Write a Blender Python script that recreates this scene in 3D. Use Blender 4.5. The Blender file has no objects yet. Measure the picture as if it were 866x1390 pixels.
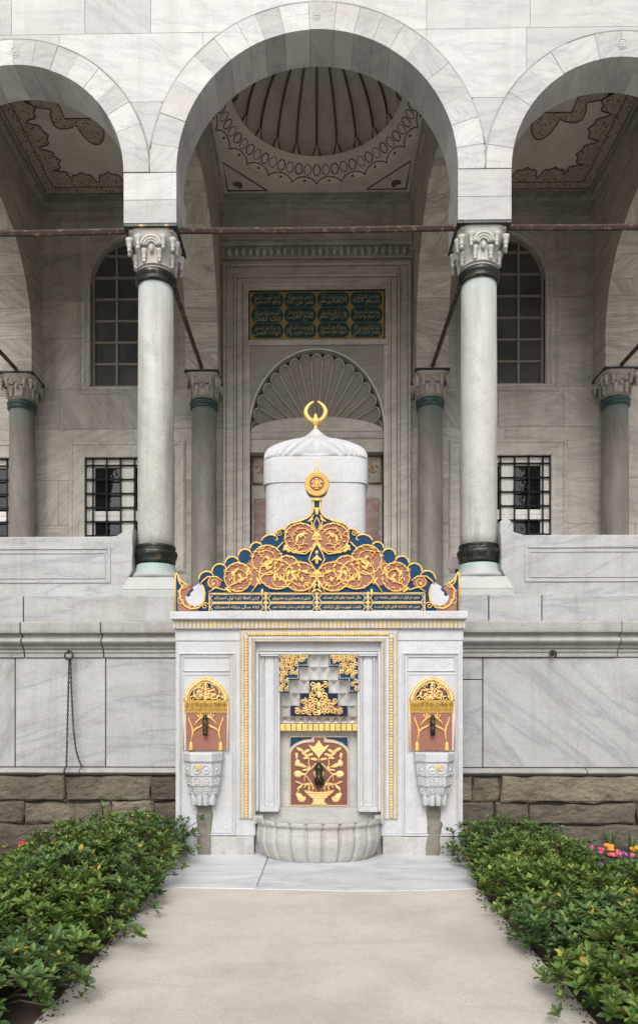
import bpy, bmesh, math, random
from mathutils import Vector, Matrix, noise

R = random.Random(7)
PI = math.pi
SC = bpy.context.scene
COL = SC.collection
# measured survey of the facade: distances in metres
F, CX, HY, DC, EYE = 1000.0, 430.0, 960.0, 8.85, 1.54
def X(px, Y): return (px - CX) * (Y + DC) / F
def Z(py, Y): return EYE - (py - HY) * (Y + DC) / F

# ------------------------------------------------------------------ mesh builder
def ident(u, w, z): return (u, w, z)

class MB:
    def __init__(s):
        s.v = []; s.f = []; s.a = []; s.m = []; s.sm = []
        s.cur = (.5, .5, .5); s.mi = 0; s.smooth = False
    def tone(s, t=None, g=None):
        s.cur = (R.random() if t is None else t, R.random() if g is None else g, R.random()); return s
    def add(s, verts, faces):
        n = len(s.v); s.v += [tuple(p) for p in verts]
        for f in faces:
            s.f.append([n + i for i in f]); s.a.append(s.cur); s.m.append(s.mi); s.sm.append(s.smooth)
    def box(s, x0, x1, y0, y1, z0, z1):
        s.add([(x0,y0,z0),(x1,y0,z0),(x1,y1,z0),(x0,y1,z0),(x0,y0,z1),(x1,y0,z1),(x1,y1,z1),(x0,y1,z1)],
              [(0,3,2,1),(4,5,6,7),(0,1,5,4),(1,2,6,5),(2,3,7,6),(3,0,4,7)])
    def frustum(s, cx, cy, z0, z1, hx0, hy0, hx1, hy1):
        v = [(cx+a*hx0, cy+b*hy0, z0) for a,b in ((-1,-1),(1,-1),(1,1),(-1,1))]
        v += [(cx+a*hx1, cy+b*hy1, z1) for a,b in ((-1,-1),(1,-1),(1,1),(-1,1))]
        s.add(v, [(0,3,2,1),(4,5,6,7),(0,1,5,4),(1,2,6,5),(2,3,7,6),(3,0,4,7)])
    def prism(s, poly, w0, w1, mp=ident):
        n = len(poly)
        v = [mp(u, w0, z) for u, z in poly] + [mp(u, w1, z) for u, z in poly]
        fs = [list(range(n)), list(range(2*n-1, n-1, -1))]
        fs += [(i, (i+1) % n, n+(i+1) % n, n+i) for i in range(n)]
        s.add(v, fs)
    def extrude_x(s, prof, x0, x1):      # closed (y,z) profile run along X
        n = len(prof)
        v = [(x0, y, z) for y, z in prof] + [(x1, y, z) for y, z in prof]
        s.add(v, [list(range(n)), list(range(2*n-1, n-1, -1))] + [(i, (i+1) % n, n+(i+1) % n, n+i) for i in range(n)])
    def lathe(s, prof, c=(0,0,0), seg=32, mod=None, sx=1, sy=1):
        n = len(prof); v = []
        for k in range(seg):
            a = 2*PI*k/seg
            for r, z in prof:
                rr = r*(mod(a, z) if mod else 1)
                v.append((c[0]+rr*math.cos(a)*sx, c[1]+rr*math.sin(a)*sy, c[2]+z))
        fs = []
        for k in range(seg):
            k2 = (k+1) % seg
            for i in range(n-1):
                fs.append((k*n+i, k2*n+i, k2*n+i+1, k*n+i+1))
        fs.append([k*n for k in range(seg)][::-1]); fs.append([k*n+n-1 for k in range(seg)])
        s.add(v, fs)
    def tube(s, pts, r, seg=6, closed=False, ref=(0,1,0), flat=1.0):
        pts = [Vector(p) for p in pts]; n = len(pts)
        if n < 2: return
        rs = r if isinstance(r, (list, tuple)) else [r]*n
        v = []; ref = Vector(ref)
        for i, p in enumerate(pts):
            a = pts[(i-1) % n] if (closed or i > 0) else p
            b = pts[(i+1) % n] if (closed or i < n-1) else p
            t = (b-a)
            if t.length < 1e-9: t = Vector((0,0,1))
            t.normalize()
            e1 = t.cross(ref)
            if e1.length < 1e-3: e1 = t.cross(Vector((1,0,0.01)))
            e1.normalize(); e2 = e1.cross(t).normalized()
            for k in range(seg):
                q = 2*PI*k/seg
                v.append(p + e1*(rs[i]*math.cos(q)) + e2*(rs[i]*flat*math.sin(q)))
        fs = []
        for i in range(n if closed else n-1):
            j = (i+1) % n
            for k in range(seg):
                k2 = (k+1) % seg
                fs.append((i*seg+k, i*seg+k2, j*seg+k2, j*seg+k))
        if not closed:
            fs.append(list(range(seg))[::-1]); fs.append(list(range((n-1)*seg, n*seg)))
        s.add(v, fs)
    def blob(s, c, r, rot=None, nu=8, nv=5):
        v = []; c = Vector(c)
        for j in range(1, nv):
            t = PI*j/nv
            for i in range(nu):
                a = 2*PI*i/nu
                p = Vector((r[0]*math.sin(t)*math.cos(a), r[1]*math.sin(t)*math.sin(a), r[2]*math.cos(t)))
                v.append(c + (rot @ p if rot else p))
        top = Vector((0,0,r[2])); 
        v.append(c + (rot @ top if rot else top)); v.append(c - (rot @ top if rot else top))
        fs = []
        for j in range(nv-2):
            for i in range(nu):
                i2 = (i+1) % nu
                fs.append((j*nu+i, j*nu+i2, (j+1)*nu+i2, (j+1)*nu+i))
        T = (nv-1)*nu
        for i in range(nu):
            i2 = (i+1) % nu
            fs.append((T, i2, i)); fs.append((T+1, (nv-2)*nu+i, (nv-2)*nu+i2))
        s.add(v, fs)
    def grid(s, fn, nu, nv):
        v = [fn(i/nu, j/nv) for j in range(nv+1) for i in range(nu+1)]
        w = nu+1
        s.add(v, [(j*w+i, j*w+i+1, (j+1)*w+i+1, (j+1)*w+i) for j in range(nv) for i in range(nu)])
    def rough_block(s, x0, x1, z0, z1, yf, yb, amp, step=.06, seed=0):
        nx = max(3, int((x1-x0)/step)); nz = max(3, int((z1-z0)/step))
        sd = Vector((seed*3.7, seed*1.9, seed*5.3))
        def fn(u, t):
            x = x0+(x1-x0)*u; z = z0+(z1-z0)*t
            e = min(u*(x1-x0), (1-u)*(x1-x0), t*(z1-z0), (1-t)*(z1-z0))
            rnd = max(0, 1-e/.022)**2*.022
            p = Vector((x*3, z*4, 0))+sd
            q = Vector((x*5, z*9, 2))+sd
            d = noise.fractal(p, 1.0, 2.0, 4)*amp*.55 + noise.fractal(q*2.6, .7, 2.1, 5)*amp*.5 + max(0, noise.noise(q*.9)-.10)*amp*2.6*max(0, 1-e/.12)
            j = noise.noise(Vector((x*5, z*5, 9))+sd)*.03
            if u in (0, 1): x += j
            if t in (0, 1): z += j
            return (x, yf + rnd + d, z)
        s.grid(fn, nx, nz)
        n0 = len(s.v)
        w = nx+1; base = n0-(nx+1)*(nz+1)
        rim = [base+i for i in range(w)] + [base+j*w+nx for j in range(1, nz+1)] + [base+nz*w+i for i in range(nx-1, -1, -1)] + [base+j*w for j in range(nz-1, 0, -1)]
        bv = [(s.v[i][0], yb, s.v[i][2]) for i in rim]
        s.v += bv; m = len(rim)
        for i in range(m):
            s.f.append([rim[i], rim[(i+1) % m], n0+(i+1) % m, n0+i]); s.a.append(s.cur); s.m.append(s.mi); s.sm.append(False)
    def build(s, name, mat, parent=None, bev=0, recalc=True, bseg=2):
        me = bpy.data.meshes.new(name)
        me.from_pydata(s.v, [], s.f)
        mats = mat if isinstance(mat, (list, tuple)) else [mat]
        for m in mats: me.materials.append(m)
        me.polygons.foreach_set('material_index', s.m)
        me.polygons.foreach_set('use_smooth', s.sm)
        at = me.attributes.new('blk', 'FLOAT_COLOR', 'FACE')
        at.data.foreach_set('color', [c for a in s.a for c in (a[0], a[1], a[2], 1.0)])
        if recalc:
            b = bmesh.new(); b.from_mesh(me); bmesh.ops.recalc_face_normals(b, faces=b.faces); b.to_mesh(me); b.free()
        me.update()
        o = bpy.data.objects.new(name, me); COL.objects.link(o)
        if parent: o.parent = parent
        if bev:
            md = o.modifiers.new('bevel', 'BEVEL'); md.width = bev; md.segments = bseg
            md.limit_method = 'ANGLE'; md.angle_limit = math.radians(40)
        return o

def thing(name, label, cat, loc=(0,0,0), group=None):
    o = bpy.data.objects.new(name, None); COL.objects.link(o); o.location = loc
    o.empty_display_size = .2
    tag(o, label, cat, group); return o
def tag(o, label, cat, group=None):
    o['label'] = label; o['category'] = cat
    if group: o['group'] = group
    return o
def copy_tree(o, parent, loc=None):
    c = o.copy(); COL.objects.link(c); c.parent = parent
    if loc is not None: c.location = loc
    for ch in [k for k in bpy.data.objects if k.parent == o]: copy_tree(ch, c)
    return c

# ------------------------------------------------------------------ materials
def N(nt, t, ins=None, **props):
    n = nt.nodes.new(t)
    for k, v in props.items(): setattr(n, k, v)
    for k, v in (ins or {}).items():
        if isinstance(v, bpy.types.NodeSocket): nt.links.new(v, n.inputs[k])
        else: n.inputs[k].default_value = v
    return n
def c4(c): return (c[0], c[1], c[2], 1)
def mix(nt, f, a, b, blend='MIX'):
    n = nt.nodes.new('ShaderNodeMix'); n.data_type = 'RGBA'; n.blend_type = blend
    for i, v in ((0, f), (6, a), (7, b)):
        if isinstance(v, bpy.types.NodeSocket): nt.links.new(v, n.inputs[i])
        else: n.inputs[i].default_value = v if i == 0 else c4(v)
    return n.outputs[2]
def ramp(nt, fac, stops):
    n = nt.nodes.new('ShaderNodeValToRGB'); e = n.color_ramp.elements
    while len(e) < len(stops): e.new(.5)
    for k, (p, c) in enumerate(stops):
        e[k].position = p; e[k].color = c4(c) if isinstance(c, (tuple, list)) else (c, c, c, 1)
    nt.links.new(fac, n.inputs[0]); return n.outputs[0]
def math_(nt, op, a, b=0.0):
    n = nt.nodes.new('ShaderNodeMath'); n.operation = op
    for i, v in ((0, a), (1, b)):
        if isinstance(v, bpy.types.NodeSocket): nt.links.new(v, n.inputs[i])
        else: n.inputs[i].default_value = v
    return n.outputs[0]
def start(name):
    m = bpy.data.materials.new(name); m.use_nodes = True; nt = m.node_tree; nt.nodes.clear()
    out = N(nt, 'ShaderNodeOutputMaterial'); b = N(nt, 'ShaderNodeBsdfPrincipled')
    nt.links.new(b.outputs[0], out.inputs[0]); return m, nt, b
def scaled(nt, vec, s):
    return N(nt, 'ShaderNodeVectorMath', {0: vec, 1: s}, operation='MULTIPLY').outputs[0]
def noise_n(nt, vec, scale, detail=5, rough=.6, dist=0):
    return N(nt, 'ShaderNodeTexNoise', {'Vector': vec, 'Scale': scale, 'Detail': detail, 'Roughness': rough, 'Distortion': dist}).outputs[0]

def stone(name, c, c2, vein=(.3,.31,.34), vein_amt=.5, scale=1.3, band=(1,1,3.2), tonev=.2, dirt=(.2,.17,.12), dirt_amt=.3,
          streak=.25, rough=.55, bump=.2, bscale=45, patina=None, pits=0.0, dscale=.9, grain=.32):
    m, nt, b = start(name)
    pos = N(nt, 'ShaderNodeNewGeometry').outputs['Position']
    at = N(nt, 'ShaderNodeAttribute', attribute_name='blk')
    sep = N(nt, 'ShaderNodeSeparateColor', {0: at.outputs['Color']})
    v0 = N(nt, 'ShaderNodeVectorMath', {0: at.outputs['Vector'], 1: (23, 31, 17), 2: pos}, operation='MULTIPLY_ADD').outputs[0]
    gm = math_(nt, 'SUBTRACT', sep.outputs[1], .5)
    ang = math_(nt, 'ADD', math_(nt, 'MULTIPLY', math_(nt, 'POWER', math_(nt, 'ABSOLUTE', gm), 3.0), math_(nt, 'MULTIPLY', math_(nt, 'SIGN', gm), 9.0)), .06)
    rot = N(nt, 'ShaderNodeVectorRotate', {'Vector': v0, 'Angle': ang}, rotation_type='Y_AXIS').outputs[0]
    vb = scaled(nt, rot, band)
    n1 = noise_n(nt, vb, scale, 7, .62, .7)
    col = mix(nt, ramp(nt, n1, [(.32, 0.0), (.68, 1.0)]), c, c2)
    n2 = noise_n(nt, scaled(nt, vb, (1, 1, 1.7)), scale*.7, 5, .55, .5)
    vv = math_(nt, 'ABSOLUTE', math_(nt, 'SUBTRACT', n2, .5))
    vf = ramp(nt, vv, [(0.0, 1.0), (.018, .45), (.06, .12), (.14, 0.0)])
    col = mix(nt, math_(nt, 'MULTIPLY', vf, vein_amt), col, vein)
    # weathering
    nd = noise_n(nt, pos, dscale, 10, .72, .3)
    col = mix(nt, math_(nt, 'MULTIPLY', ramp(nt, nd, [(.47, 0.0), (.72, 1.0)]), dirt_amt), col, dirt)
    ns = noise_n(nt, scaled(nt, pos, (6, 6, .45)), 1.0, 7, .65, .2)
    col = mix(nt, math_(nt, 'MULTIPLY', ramp(nt, ns, [(.5, 0.0), (.74, 1.0)]), streak), col, dirt)
    fg = noise_n(nt, pos, 70, 4, .7)
    col = mix(nt, grain, col, ramp(nt, fg, [(.3, .3), (.62, 1.0)]), 'MULTIPLY')
    f3 = noise_n(nt, pos, 11, 8, .75)
    col = mix(nt, math_(nt, 'MULTIPLY', ramp(nt, f3, [(.52, 0.0), (.72, 1.0)]), dirt_amt*.55), col, dirt)
    if pits:
        pn = N(nt, 'ShaderNodeTexVoronoi', {'Vector': pos, 'Scale': 38.0}).outputs[0]
        col = mix(nt, math_(nt, 'MULTIPLY', ramp(nt, pn, [(.1, 1.0), (.3, 0.0)]), pits), col, dirt)
    if patina:
        obz = N(nt, 'ShaderNodeSeparateXYZ', {0: N(nt, 'ShaderNodeTexCoord').outputs['Object']}).outputs[2]
        for (za, zb, pc, amt) in patina:
            g = N(nt, 'ShaderNodeMapRange', {0: obz, 1: za, 2: zb, 3: 1.0, 4: 0.0}).outputs[0]
            pn = noise_n(nt, scaled(nt, pos, (9, 9, .8)), 1.0, 6, .6)
            g2 = math_(nt, 'MULTIPLY', g, ramp(nt, math_(nt, 'ADD', math_(nt, 'MULTIPLY', g, .45), math_(nt, 'MULTIPLY', pn, .75)), [(.42, 0.0), (.8, 1.0)]))
            col = mix(nt, math_(nt, 'MULTIPLY', g2, amt), col, pc)
    tn = math_(nt, 'ADD', math_(nt, 'MULTIPLY', sep.outputs[0], tonev), 1-tonev*.6)
    col = N(nt, 'ShaderNodeVectorMath', {0: col, 'Scale': tn}, operation='SCALE').outputs[0]
    nt.links.new(col, b.inputs['Base Color'])
    rr = math_(nt, 'ADD', math_(nt, 'MULTIPLY', nd, .3), rough-.15)
    nt.links.new(rr, b.inputs['Roughness'])
    h = math_(nt, 'ADD', math_(nt, 'MULTIPLY', noise_n(nt, pos, bscale, 6, .7), .4), noise_n(nt, pos, bscale*.18, 4, .6))
    bp = N(nt, 'ShaderNodeBump', {'Height': h, 'Strength': bump, 'Distance': .03})
    nt.links.new(bp.outputs[0], b.inputs['Normal'])
    return m

def paint(name, c, c2=None, rough=.5, metal=0.0, worn=None, worn_amt=.4, bump=.15, scale=14, spec=.5):
    m, nt, b = start(name)
    pos = N(nt, 'ShaderNodeNewGeometry').outputs['Position']
    n1 = noise_n(nt, pos, scale, 6, .65)
    col = mix(nt, ramp(nt, n1, [(.3, 0.0), (.7, 1.0)]), c, c2 or tuple(k*.8 for k in c))
    if worn:
        n2 = noise_n(nt, pos, scale*1.7, 8, .7)
        f = math_(nt, 'MULTIPLY', ramp(nt, n2, [(.55, 0.0), (.66, 1.0)]), worn_amt)
        col = mix(nt, f, col, worn)
    at = N(nt, 'ShaderNodeAttribute', attribute_name='blk')
    sep = N(nt, 'ShaderNodeSeparateColor', {0: at.outputs['Color']})
    tn = math_(nt, 'ADD', math_(nt, 'MULTIPLY', sep.outputs[0], .24), .88)
    col = N(nt, 'ShaderNodeVectorMath', {0: col, 'Scale': tn}, operation='SCALE').outputs[0]
    nt.links.new(col, b.inputs['Base Color'])
    b.inputs['Roughness'].default_value = rough; b.inputs['Metallic'].default_value = metal
    b.inputs['Specular IOR Level'].default_value = spec
    bp = N(nt, 'ShaderNodeBump', {'Height': noise_n(nt, pos, scale*4, 5, .7), 'Strength': bump, 'Distance': .02})
    nt.links.new(bp.outputs[0], b.inputs['Normal'])
    return m

M = {}
M['facade'] = stone('facade_marble', (.56,.555,.54), (.47,.47,.47), vein=(.32,.33,.36), vein_amt=.5, tonev=.26, dirt=(.32,.285,.235), dirt_amt=.3, streak=.32)
M['voussoir'] = stone('arch_marble', (.56,.55,.53), (.46,.46,.46), vein=(.29,.30,.33), vein_amt=.55, scale=1.8, tonev=.32, dirt=(.34,.29,.23), dirt_amt=.35, streak=.15)
M['porch'] = stone('porch_marble', (.57,.53,.47), (.45,.42,.37), vein=(.22,.205,.19), vein_amt=.5, tonev=.24, dirt=(.2,.165,.125), dirt_amt=.4, streak=.3)
M['banded'] = stone('banded_marble', (.62,.565,.48), (.42,.38,.32), vein=(.21,.2,.18), vein_amt=.7, scale=1.6, band=(.7,.7,6), tonev=.3, dirt=(.2,.16,.11), dirt_amt=.4, streak=.3)
M['podium'] = stone('podium_marble', (.47,.475,.475), (.385,.395,.405), vein=(.27,.28,.31), vein_amt=.75, scale=.8, band=(1,1,3.5), tonev=.14, dirt=(.27,.24,.18), dirt_amt=.42, streak=.5)
M['cornice'] = stone('cornice_marble', (.42,.41,.385), (.34,.33,.31), vein_amt=.4, tonev=.22, dirt=(.15,.13,.10), dirt_amt=.5, streak=.45, bump=.3)
M['fountain'] = stone('fountain_marble', (.60,.61,.63), (.525,.535,.56), vein=(.45,.47,.52), vein_amt=.4, scale=1.1, tonev=.12, dirt=(.36,.32,.26), dirt_amt=.30, streak=.34)
M['niche'] = stone('niche_grey_marble', (.58,.565,.54), (.47,.46,.44), vein=(.36,.36,.36), vein_amt=.45, scale=2, tonev=.18, dirt=(.3,.27,.24), dirt_amt=.2, streak=.25)
M['basin'] = stone('basin_marble', (.54,.52,.49), (.44,.425,.40), vein_amt=.3, band=(.6,.6,4), tonev=.1, dirt=(.24,.2,.15), dirt_amt=.5, streak=.3, bump=.4, pits=.3)
M['shaft'] = stone('column_marble', (.53,.525,.49), (.45,.45,.425), vein=(.42,.42,.40), vein_amt=.35, scale=1.2, band=(3,3,.5), tonev=.05, dirt=(.24,.23,.185), dirt_amt=.6, streak=.9, grain=.4,
                   patina=[(6.55, 5.9, (.38,.46,.44), .5)])
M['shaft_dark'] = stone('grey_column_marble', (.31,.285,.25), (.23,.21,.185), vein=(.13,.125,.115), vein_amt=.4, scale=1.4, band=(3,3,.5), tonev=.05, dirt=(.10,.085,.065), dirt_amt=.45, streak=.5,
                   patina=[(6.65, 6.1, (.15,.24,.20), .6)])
M['capital'] = stone('capital_marble', (.60,.585,.55), (.50,.49,.46), vein_amt=.15, tonev=.15, dirt=(.25,.215,.16), dirt_amt=.4, streak=.2, bump=.3)
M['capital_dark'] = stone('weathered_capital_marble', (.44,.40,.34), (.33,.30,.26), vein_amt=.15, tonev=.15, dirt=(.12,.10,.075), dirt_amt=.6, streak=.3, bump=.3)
M['plinth'] = stone('plinth_marble', (.48,.495,.47), (.40,.42,.40), vein_amt=.2, tonev=.1, dirt=(.33,.32,.26), dirt_amt=.35, streak=.3,
                    patina=[(3.26, 3.08, (.22,.42,.37), .95)])
M['rubble'] = stone('limestone_rubble', (.215,.18,.13), (.125,.105,.076), vein=(.1,.09,.07), vein_amt=.4, scale=2.5, tonev=.7, dirt=(.07,.06,.045), dirt_amt=.75, streak=.3, rough=.85, bump=.8, bscale=26, pits=.5, dscale=2.6, grain=.5)
M['mortar'] = stone('dark_mortar', (.09,.08,.065), (.06,.055,.045), vein_amt=0, tonev=.1, rough=.9, bump=.4)
M['joint'] = stone('joint_mortar', (.2,.185,.165), (.14,.13,.115), vein_amt=0, tonev=.1, rough=.9, bump=.3)
M['plaster'] = stone('dome_plaster', (.72,.67,.575), (.63,.58,.495), vein_amt=0, tonev=.1, dirt=(.2,.17,.13), dirt_amt=.4, streak=0, rough=.8)
M['breccia'] = stone('red_breccia', (.30,.17,.145), (.20,.12,.105), vein=(.42,.34,.29), vein_amt=.6, scale=4, band=(1,1,1), tonev=.2, dirt=(.15,.1,.08), dirt_amt=.4)
M['paving'] = stone('paving_marble', (.68,.69,.71), (.57,.585,.61), vein=(.38,.41,.46), vein_amt=.8, scale=1.0, band=(.5,3.5,1), tonev=.22, dirt=(.34,.31,.26), dirt_amt=.3, streak=.0, rough=.5)
M['rosso'] = paint('rose_paint', (.31,.125,.085), (.255,.10,.072), rough=.6, worn=(.30,.12,.10), worn_amt=.5, bump=.1)
M['maroon'] = paint('maroon_paint', (.19,.062,.052), (.16,.055,.048), rough=.55, worn=(.3,.14,.12), worn_amt=.3, bump=.1)
M['blue'] = paint('blue_enamel', (.008,.052,.125), (.007,.040,.095), rough=.7, worn=(.03,.09,.16), worn_amt=.35, bump=.1, spec=.2)
M['navy'] = paint('navy_enamel', (.010,.020,.052), (.008,.016,.04), rough=.7, spec=.2)
M['gold'] = paint('gold_leaf', (.86,.57,.19), (.74,.46,.13), rough=.45, metal=.35, worn=(.40,.23,.08), worn_amt=.65, bump=.25, scale=22)
M['gold_pale'] = paint('pale_gold_leaf', (.86,.63,.28), (.76,.52,.20), rough=.45, metal=.3, worn=(.45,.30,.14), worn_amt=.55, bump=.25, scale=22)
M['ochre'] = paint('dull_gilt', (.55,.35,.075), (.44,.27,.06), rough=.55, metal=.25, worn=(.3,.19,.06), worn_amt=.5, bump=.3, scale=18)
M['gilt_dark'] = paint('tarnished_gilt', (.33,.225,.07), (.26,.175,.055), rough=.5, metal=.3)
M['teal'] = paint('teal_enamel', (.007,.052,.060), (.006,.038,.046), rough=.6, spec=.3)
M['bronze'] = paint('bronze', (.045,.05,.045), (.025,.028,.028), rough=.34, metal=.7, worn=(.42,.26,.09), worn_amt=.55, bump=.3, scale=7)  # the worn colour paints golden glints into the dark metal
M['bronze_green'] = paint('green_bronze', (.05,.10,.085), (.03,.05,.045), rough=.45, metal=.45, worn=(.10,.2,.17), worn_amt=.5, bump=.3, scale=8)
M['iron'] = paint('black_iron', (.018,.021,.021), (.012,.014,.014), rough=.5, metal=.4)
M['rust'] = paint('rusty_iron', (.060,.034,.030), (.04,.025,.024), rough=.75, metal=.15, worn=(.42,.25,.10), worn_amt=.75, bump=.5, scale=9)
M['wood_bar'] = paint('window_bar_paint', (.24,.215,.175), (.19,.17,.14), rough=.6)
M['white_wood'] = paint('white_window_paint', (.78,.76,.70), (.68,.66,.60), rough=.55, worn=(.3,.28,.23), worn_amt=.4)
M['brown_line'] = paint('brown_painted_line', (.14,.10,.066), (.10,.07,.046), rough=.8)
M['sign'] = paint('sign_panel', (.30,.235,.24), (.26,.21,.215), rough=.5)
M['dark_wood'] = paint('dark_door_wood', (.07,.045,.03), (.045,.03,.02), rough=.6)

def glass(name, c, tint_noise=True, rough=.06, spec=.5):
    m, nt, b = start(name)
    pos = N(nt, 'ShaderNodeNewGeometry').outputs['Position']
    n1 = noise_n(nt, pos, 2.2, 5, .6)
    nt.links.new(mix(nt, ramp(nt, n1, [(.35, 0.0), (.65, 1.0)]), c, tuple(k*.55 for k in c)), b.inputs['Base Color'])
    b.inputs['Roughness'].default_value = rough; b.inputs['Specular IOR Level'].default_value = spec
    bp = N(nt, 'ShaderNodeBump', {'Height': noise_n(nt, pos, 1.6, 4, .55), 'Strength': .22, 'Distance': .05})
    nt.links.new(bp.outputs[0], b.inputs['Normal'])
    return m
M['glass'] = glass('dusty_window_glass', (.075,.077,.074), rough=.3, spec=.4)
M['glass_low'] = glass('dark_window_glass', (.012,.013,.014), rough=.03, spec=.6)

def stipple():
    m, nt, b = start('stippled_plaster')
    pos = N(nt, 'ShaderNodeNewGeometry').outputs['Position']
    vo = N(nt, 'ShaderNodeTexVoronoi', {'Vector': pos, 'Scale': 19.0}).outputs[0]
    n1 = noise_n(nt, pos, 5, 5, .6)
    base = mix(nt, n1, (.46,.40,.31), (.34,.295,.23))
    nt.links.new(mix(nt, ramp(nt, vo, [(.22, 1.0), (.34, 0.0)]), base, (.10,.07,.045)), b.inputs['Base Color'])
    b.inputs['Roughness'].default_value = .85
    return m
M['stipple'] = stipple()

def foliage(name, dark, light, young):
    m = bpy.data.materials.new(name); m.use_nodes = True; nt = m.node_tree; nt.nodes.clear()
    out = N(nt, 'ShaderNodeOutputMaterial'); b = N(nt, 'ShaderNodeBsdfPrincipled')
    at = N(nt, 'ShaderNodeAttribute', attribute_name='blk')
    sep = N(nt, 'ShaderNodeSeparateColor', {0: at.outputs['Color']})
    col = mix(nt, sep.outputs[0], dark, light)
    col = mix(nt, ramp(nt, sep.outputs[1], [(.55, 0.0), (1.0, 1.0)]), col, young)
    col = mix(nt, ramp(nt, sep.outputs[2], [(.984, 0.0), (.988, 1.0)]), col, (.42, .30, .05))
    nt.links.new(col, b.inputs['Base Color'])
    b.inputs['Roughness'].default_value = .48; b.inputs['Specular IOR Level'].default_value = .4
    tr = N(nt, 'ShaderNodeBsdfTranslucent', {'Color': col})
    ms = N(nt, 'ShaderNodeMixShader', {0: .18, 1: b.outputs[0], 2: tr.outputs[0]})
    nt.links.new(ms.outputs[0], out.inputs[0]); return m
M['leaf'] = foliage('shrub_leaf', (.045,.098,.020), (.140,.225,.040), (.31,.38,.07))
M['leaf_blue'] = foliage('dark_shrub_leaf', (.034,.080,.026), (.105,.185,.045), (.24,.32,.065))
M['grassleaf'] = foliage('strap_leaf', (.04,.09,.03), (.08,.16,.05), (.12,.2,.06))
M['stem'] = paint('shrub_stem', (.09,.06,.035), (.06,.045,.03), rough=.8)
for nm, c in (('magenta', (.42,.015,.17)), ('orange', (.75,.30,.015)), ('pink', (.55,.05,.16)), ('purple', (.22,.03,.30)), ('red', (.50,.015,.05))):
    M[nm] = paint(nm+'_petal', c, tuple(k*.75 for k in c), rough=.5)
M['yellow'] = paint('yellow_eye', (.75,.5,.03), (.65,.4,.02), rough=.5)

def ground_mat(name, a, bcol, c, sc, bump):
    m, nt, b = start(name)
    pos = N(nt, 'ShaderNodeNewGeometry').outputs['Position']
    n1 = noise_n(nt, pos, sc, 10, .7); n2 = noise_n(nt, pos, sc*16, 6, .75); n3 = noise_n(nt, pos, sc*.25, 4, .6)
    col = mix(nt, ramp(nt, n1, [(.35, 0.0), (.65, 1.0)]), a, bcol)
    col = mix(nt, math_(nt, 'MULTIPLY', ramp(nt, n2, [(.45, 0.0), (.65, 1.0)]), .7), col, c)
    col = mix(nt, math_(nt, 'MULTIPLY', ramp(nt, n3, [(.45, 0.0), (.62, 1.0)]), .35), col, tuple(k*.6 for k in a))
    n4 = noise_n(nt, pos, sc*60, 3, .7); col = mix(nt, .32, col, ramp(nt, n4, [(.32, .4), (.6, 1.0)]), 'MULTIPLY')
    vo = N(nt, 'ShaderNodeTexVoronoi', {'Vector': pos, 'Scale': sc*34}).outputs['Color']
    vs = N(nt, 'ShaderNodeSeparateColor', {0: vo}).outputs[0]; col = mix(nt, math_(nt, 'MULTIPLY', ramp(nt, vs, [(.93, 0.0), (.96, 1.0)]), .3), col, tuple(k*.45 for k in a))
    n5 = noise_n(nt, scaled(nt, pos, (.5, 2.2, 1)), sc*.6, 8, .7, .5); col = mix(nt, math_(nt, 'MULTIPLY', ramp(nt, n5, [(.5, 0.0), (.7, 1.0)]), .4), col, tuple(k*.62 for k in a))
    nt.links.new(col, b.inputs['Base Color']); b.inputs['Roughness'].default_value = .9
    bp = N(nt, 'ShaderNodeBump', {'Height': math_(nt, 'ADD', n1, math_(nt, 'MULTIPLY', n2, .5)), 'Strength': bump, 'Distance': .03})
    nt.links.new(bp.outputs[0], b.inputs['Normal']); return m
M['soil'] = ground_mat('garden_soil', (.085,.062,.045), (.06,.045,.032), (.12,.09,.065), 3.0, .9)
M['path'] = ground_mat('beige_path', (.60,.56,.50), (.51,.475,.42), (.64,.605,.545), 2.6, .45)

M['bounce'] = ground_mat('bounce_sheet_gravel', (.60,.56,.49), (.52,.48,.42), (.64,.60,.53), 2.0, .3)  # pale gravel colour for the added light-bouncing ground
M['gilt_dim'] = paint('dim_gilt', (.30,.22,.09), (.22,.17,.07), rough=.5, metal=.3)
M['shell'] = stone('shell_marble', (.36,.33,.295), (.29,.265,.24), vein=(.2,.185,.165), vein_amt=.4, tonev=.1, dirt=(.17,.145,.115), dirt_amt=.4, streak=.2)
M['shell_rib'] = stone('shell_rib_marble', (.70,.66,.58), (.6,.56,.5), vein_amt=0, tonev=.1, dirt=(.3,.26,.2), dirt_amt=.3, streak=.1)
M['gilt_mid'] = paint('worn_gilt', (.42,.31,.12), (.32,.24,.09), rough=.5, metal=.3)
M['hood'] = stone('hood_marble', (.70,.685,.66), (.58,.57,.55), vein=(.42,.42,.42), vein_amt=.3, scale=2, tonev=.14, dirt=(.38,.34,.29), dirt_amt=.25, streak=.15)
M['worn'] = stone('water_worn_marble', (.27,.25,.205), (.19,.175,.14), vein_amt=.2, tonev=.1, dirt=(.10,.09,.06), dirt_amt=.6, streak=.5, rough=.7, bump=.6, pits=.4)
M['fountain_base'] = stone('fountain_base_marble', (.56,.555,.545), (.46,.455,.45), vein=(.36,.36,.37), vein_amt=.4, tonev=.12, dirt=(.24,.205,.155), dirt_amt=.75, streak=.5, dscale=1.8)
# ================================================================== BUILDING
FLOOR = 2.82; SPR = 7.76; CEIL = 10.54; CAPT = 7.17
CI, CO = 1.936, 5.08                     # column axes
YR, YW = 3.79, 4.10                      # rear columns, rear wall
lib = thing('library_building', 'pale marble library with a three-arched domed portico above a stone podium', 'building', (0, 0, 0))

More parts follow.
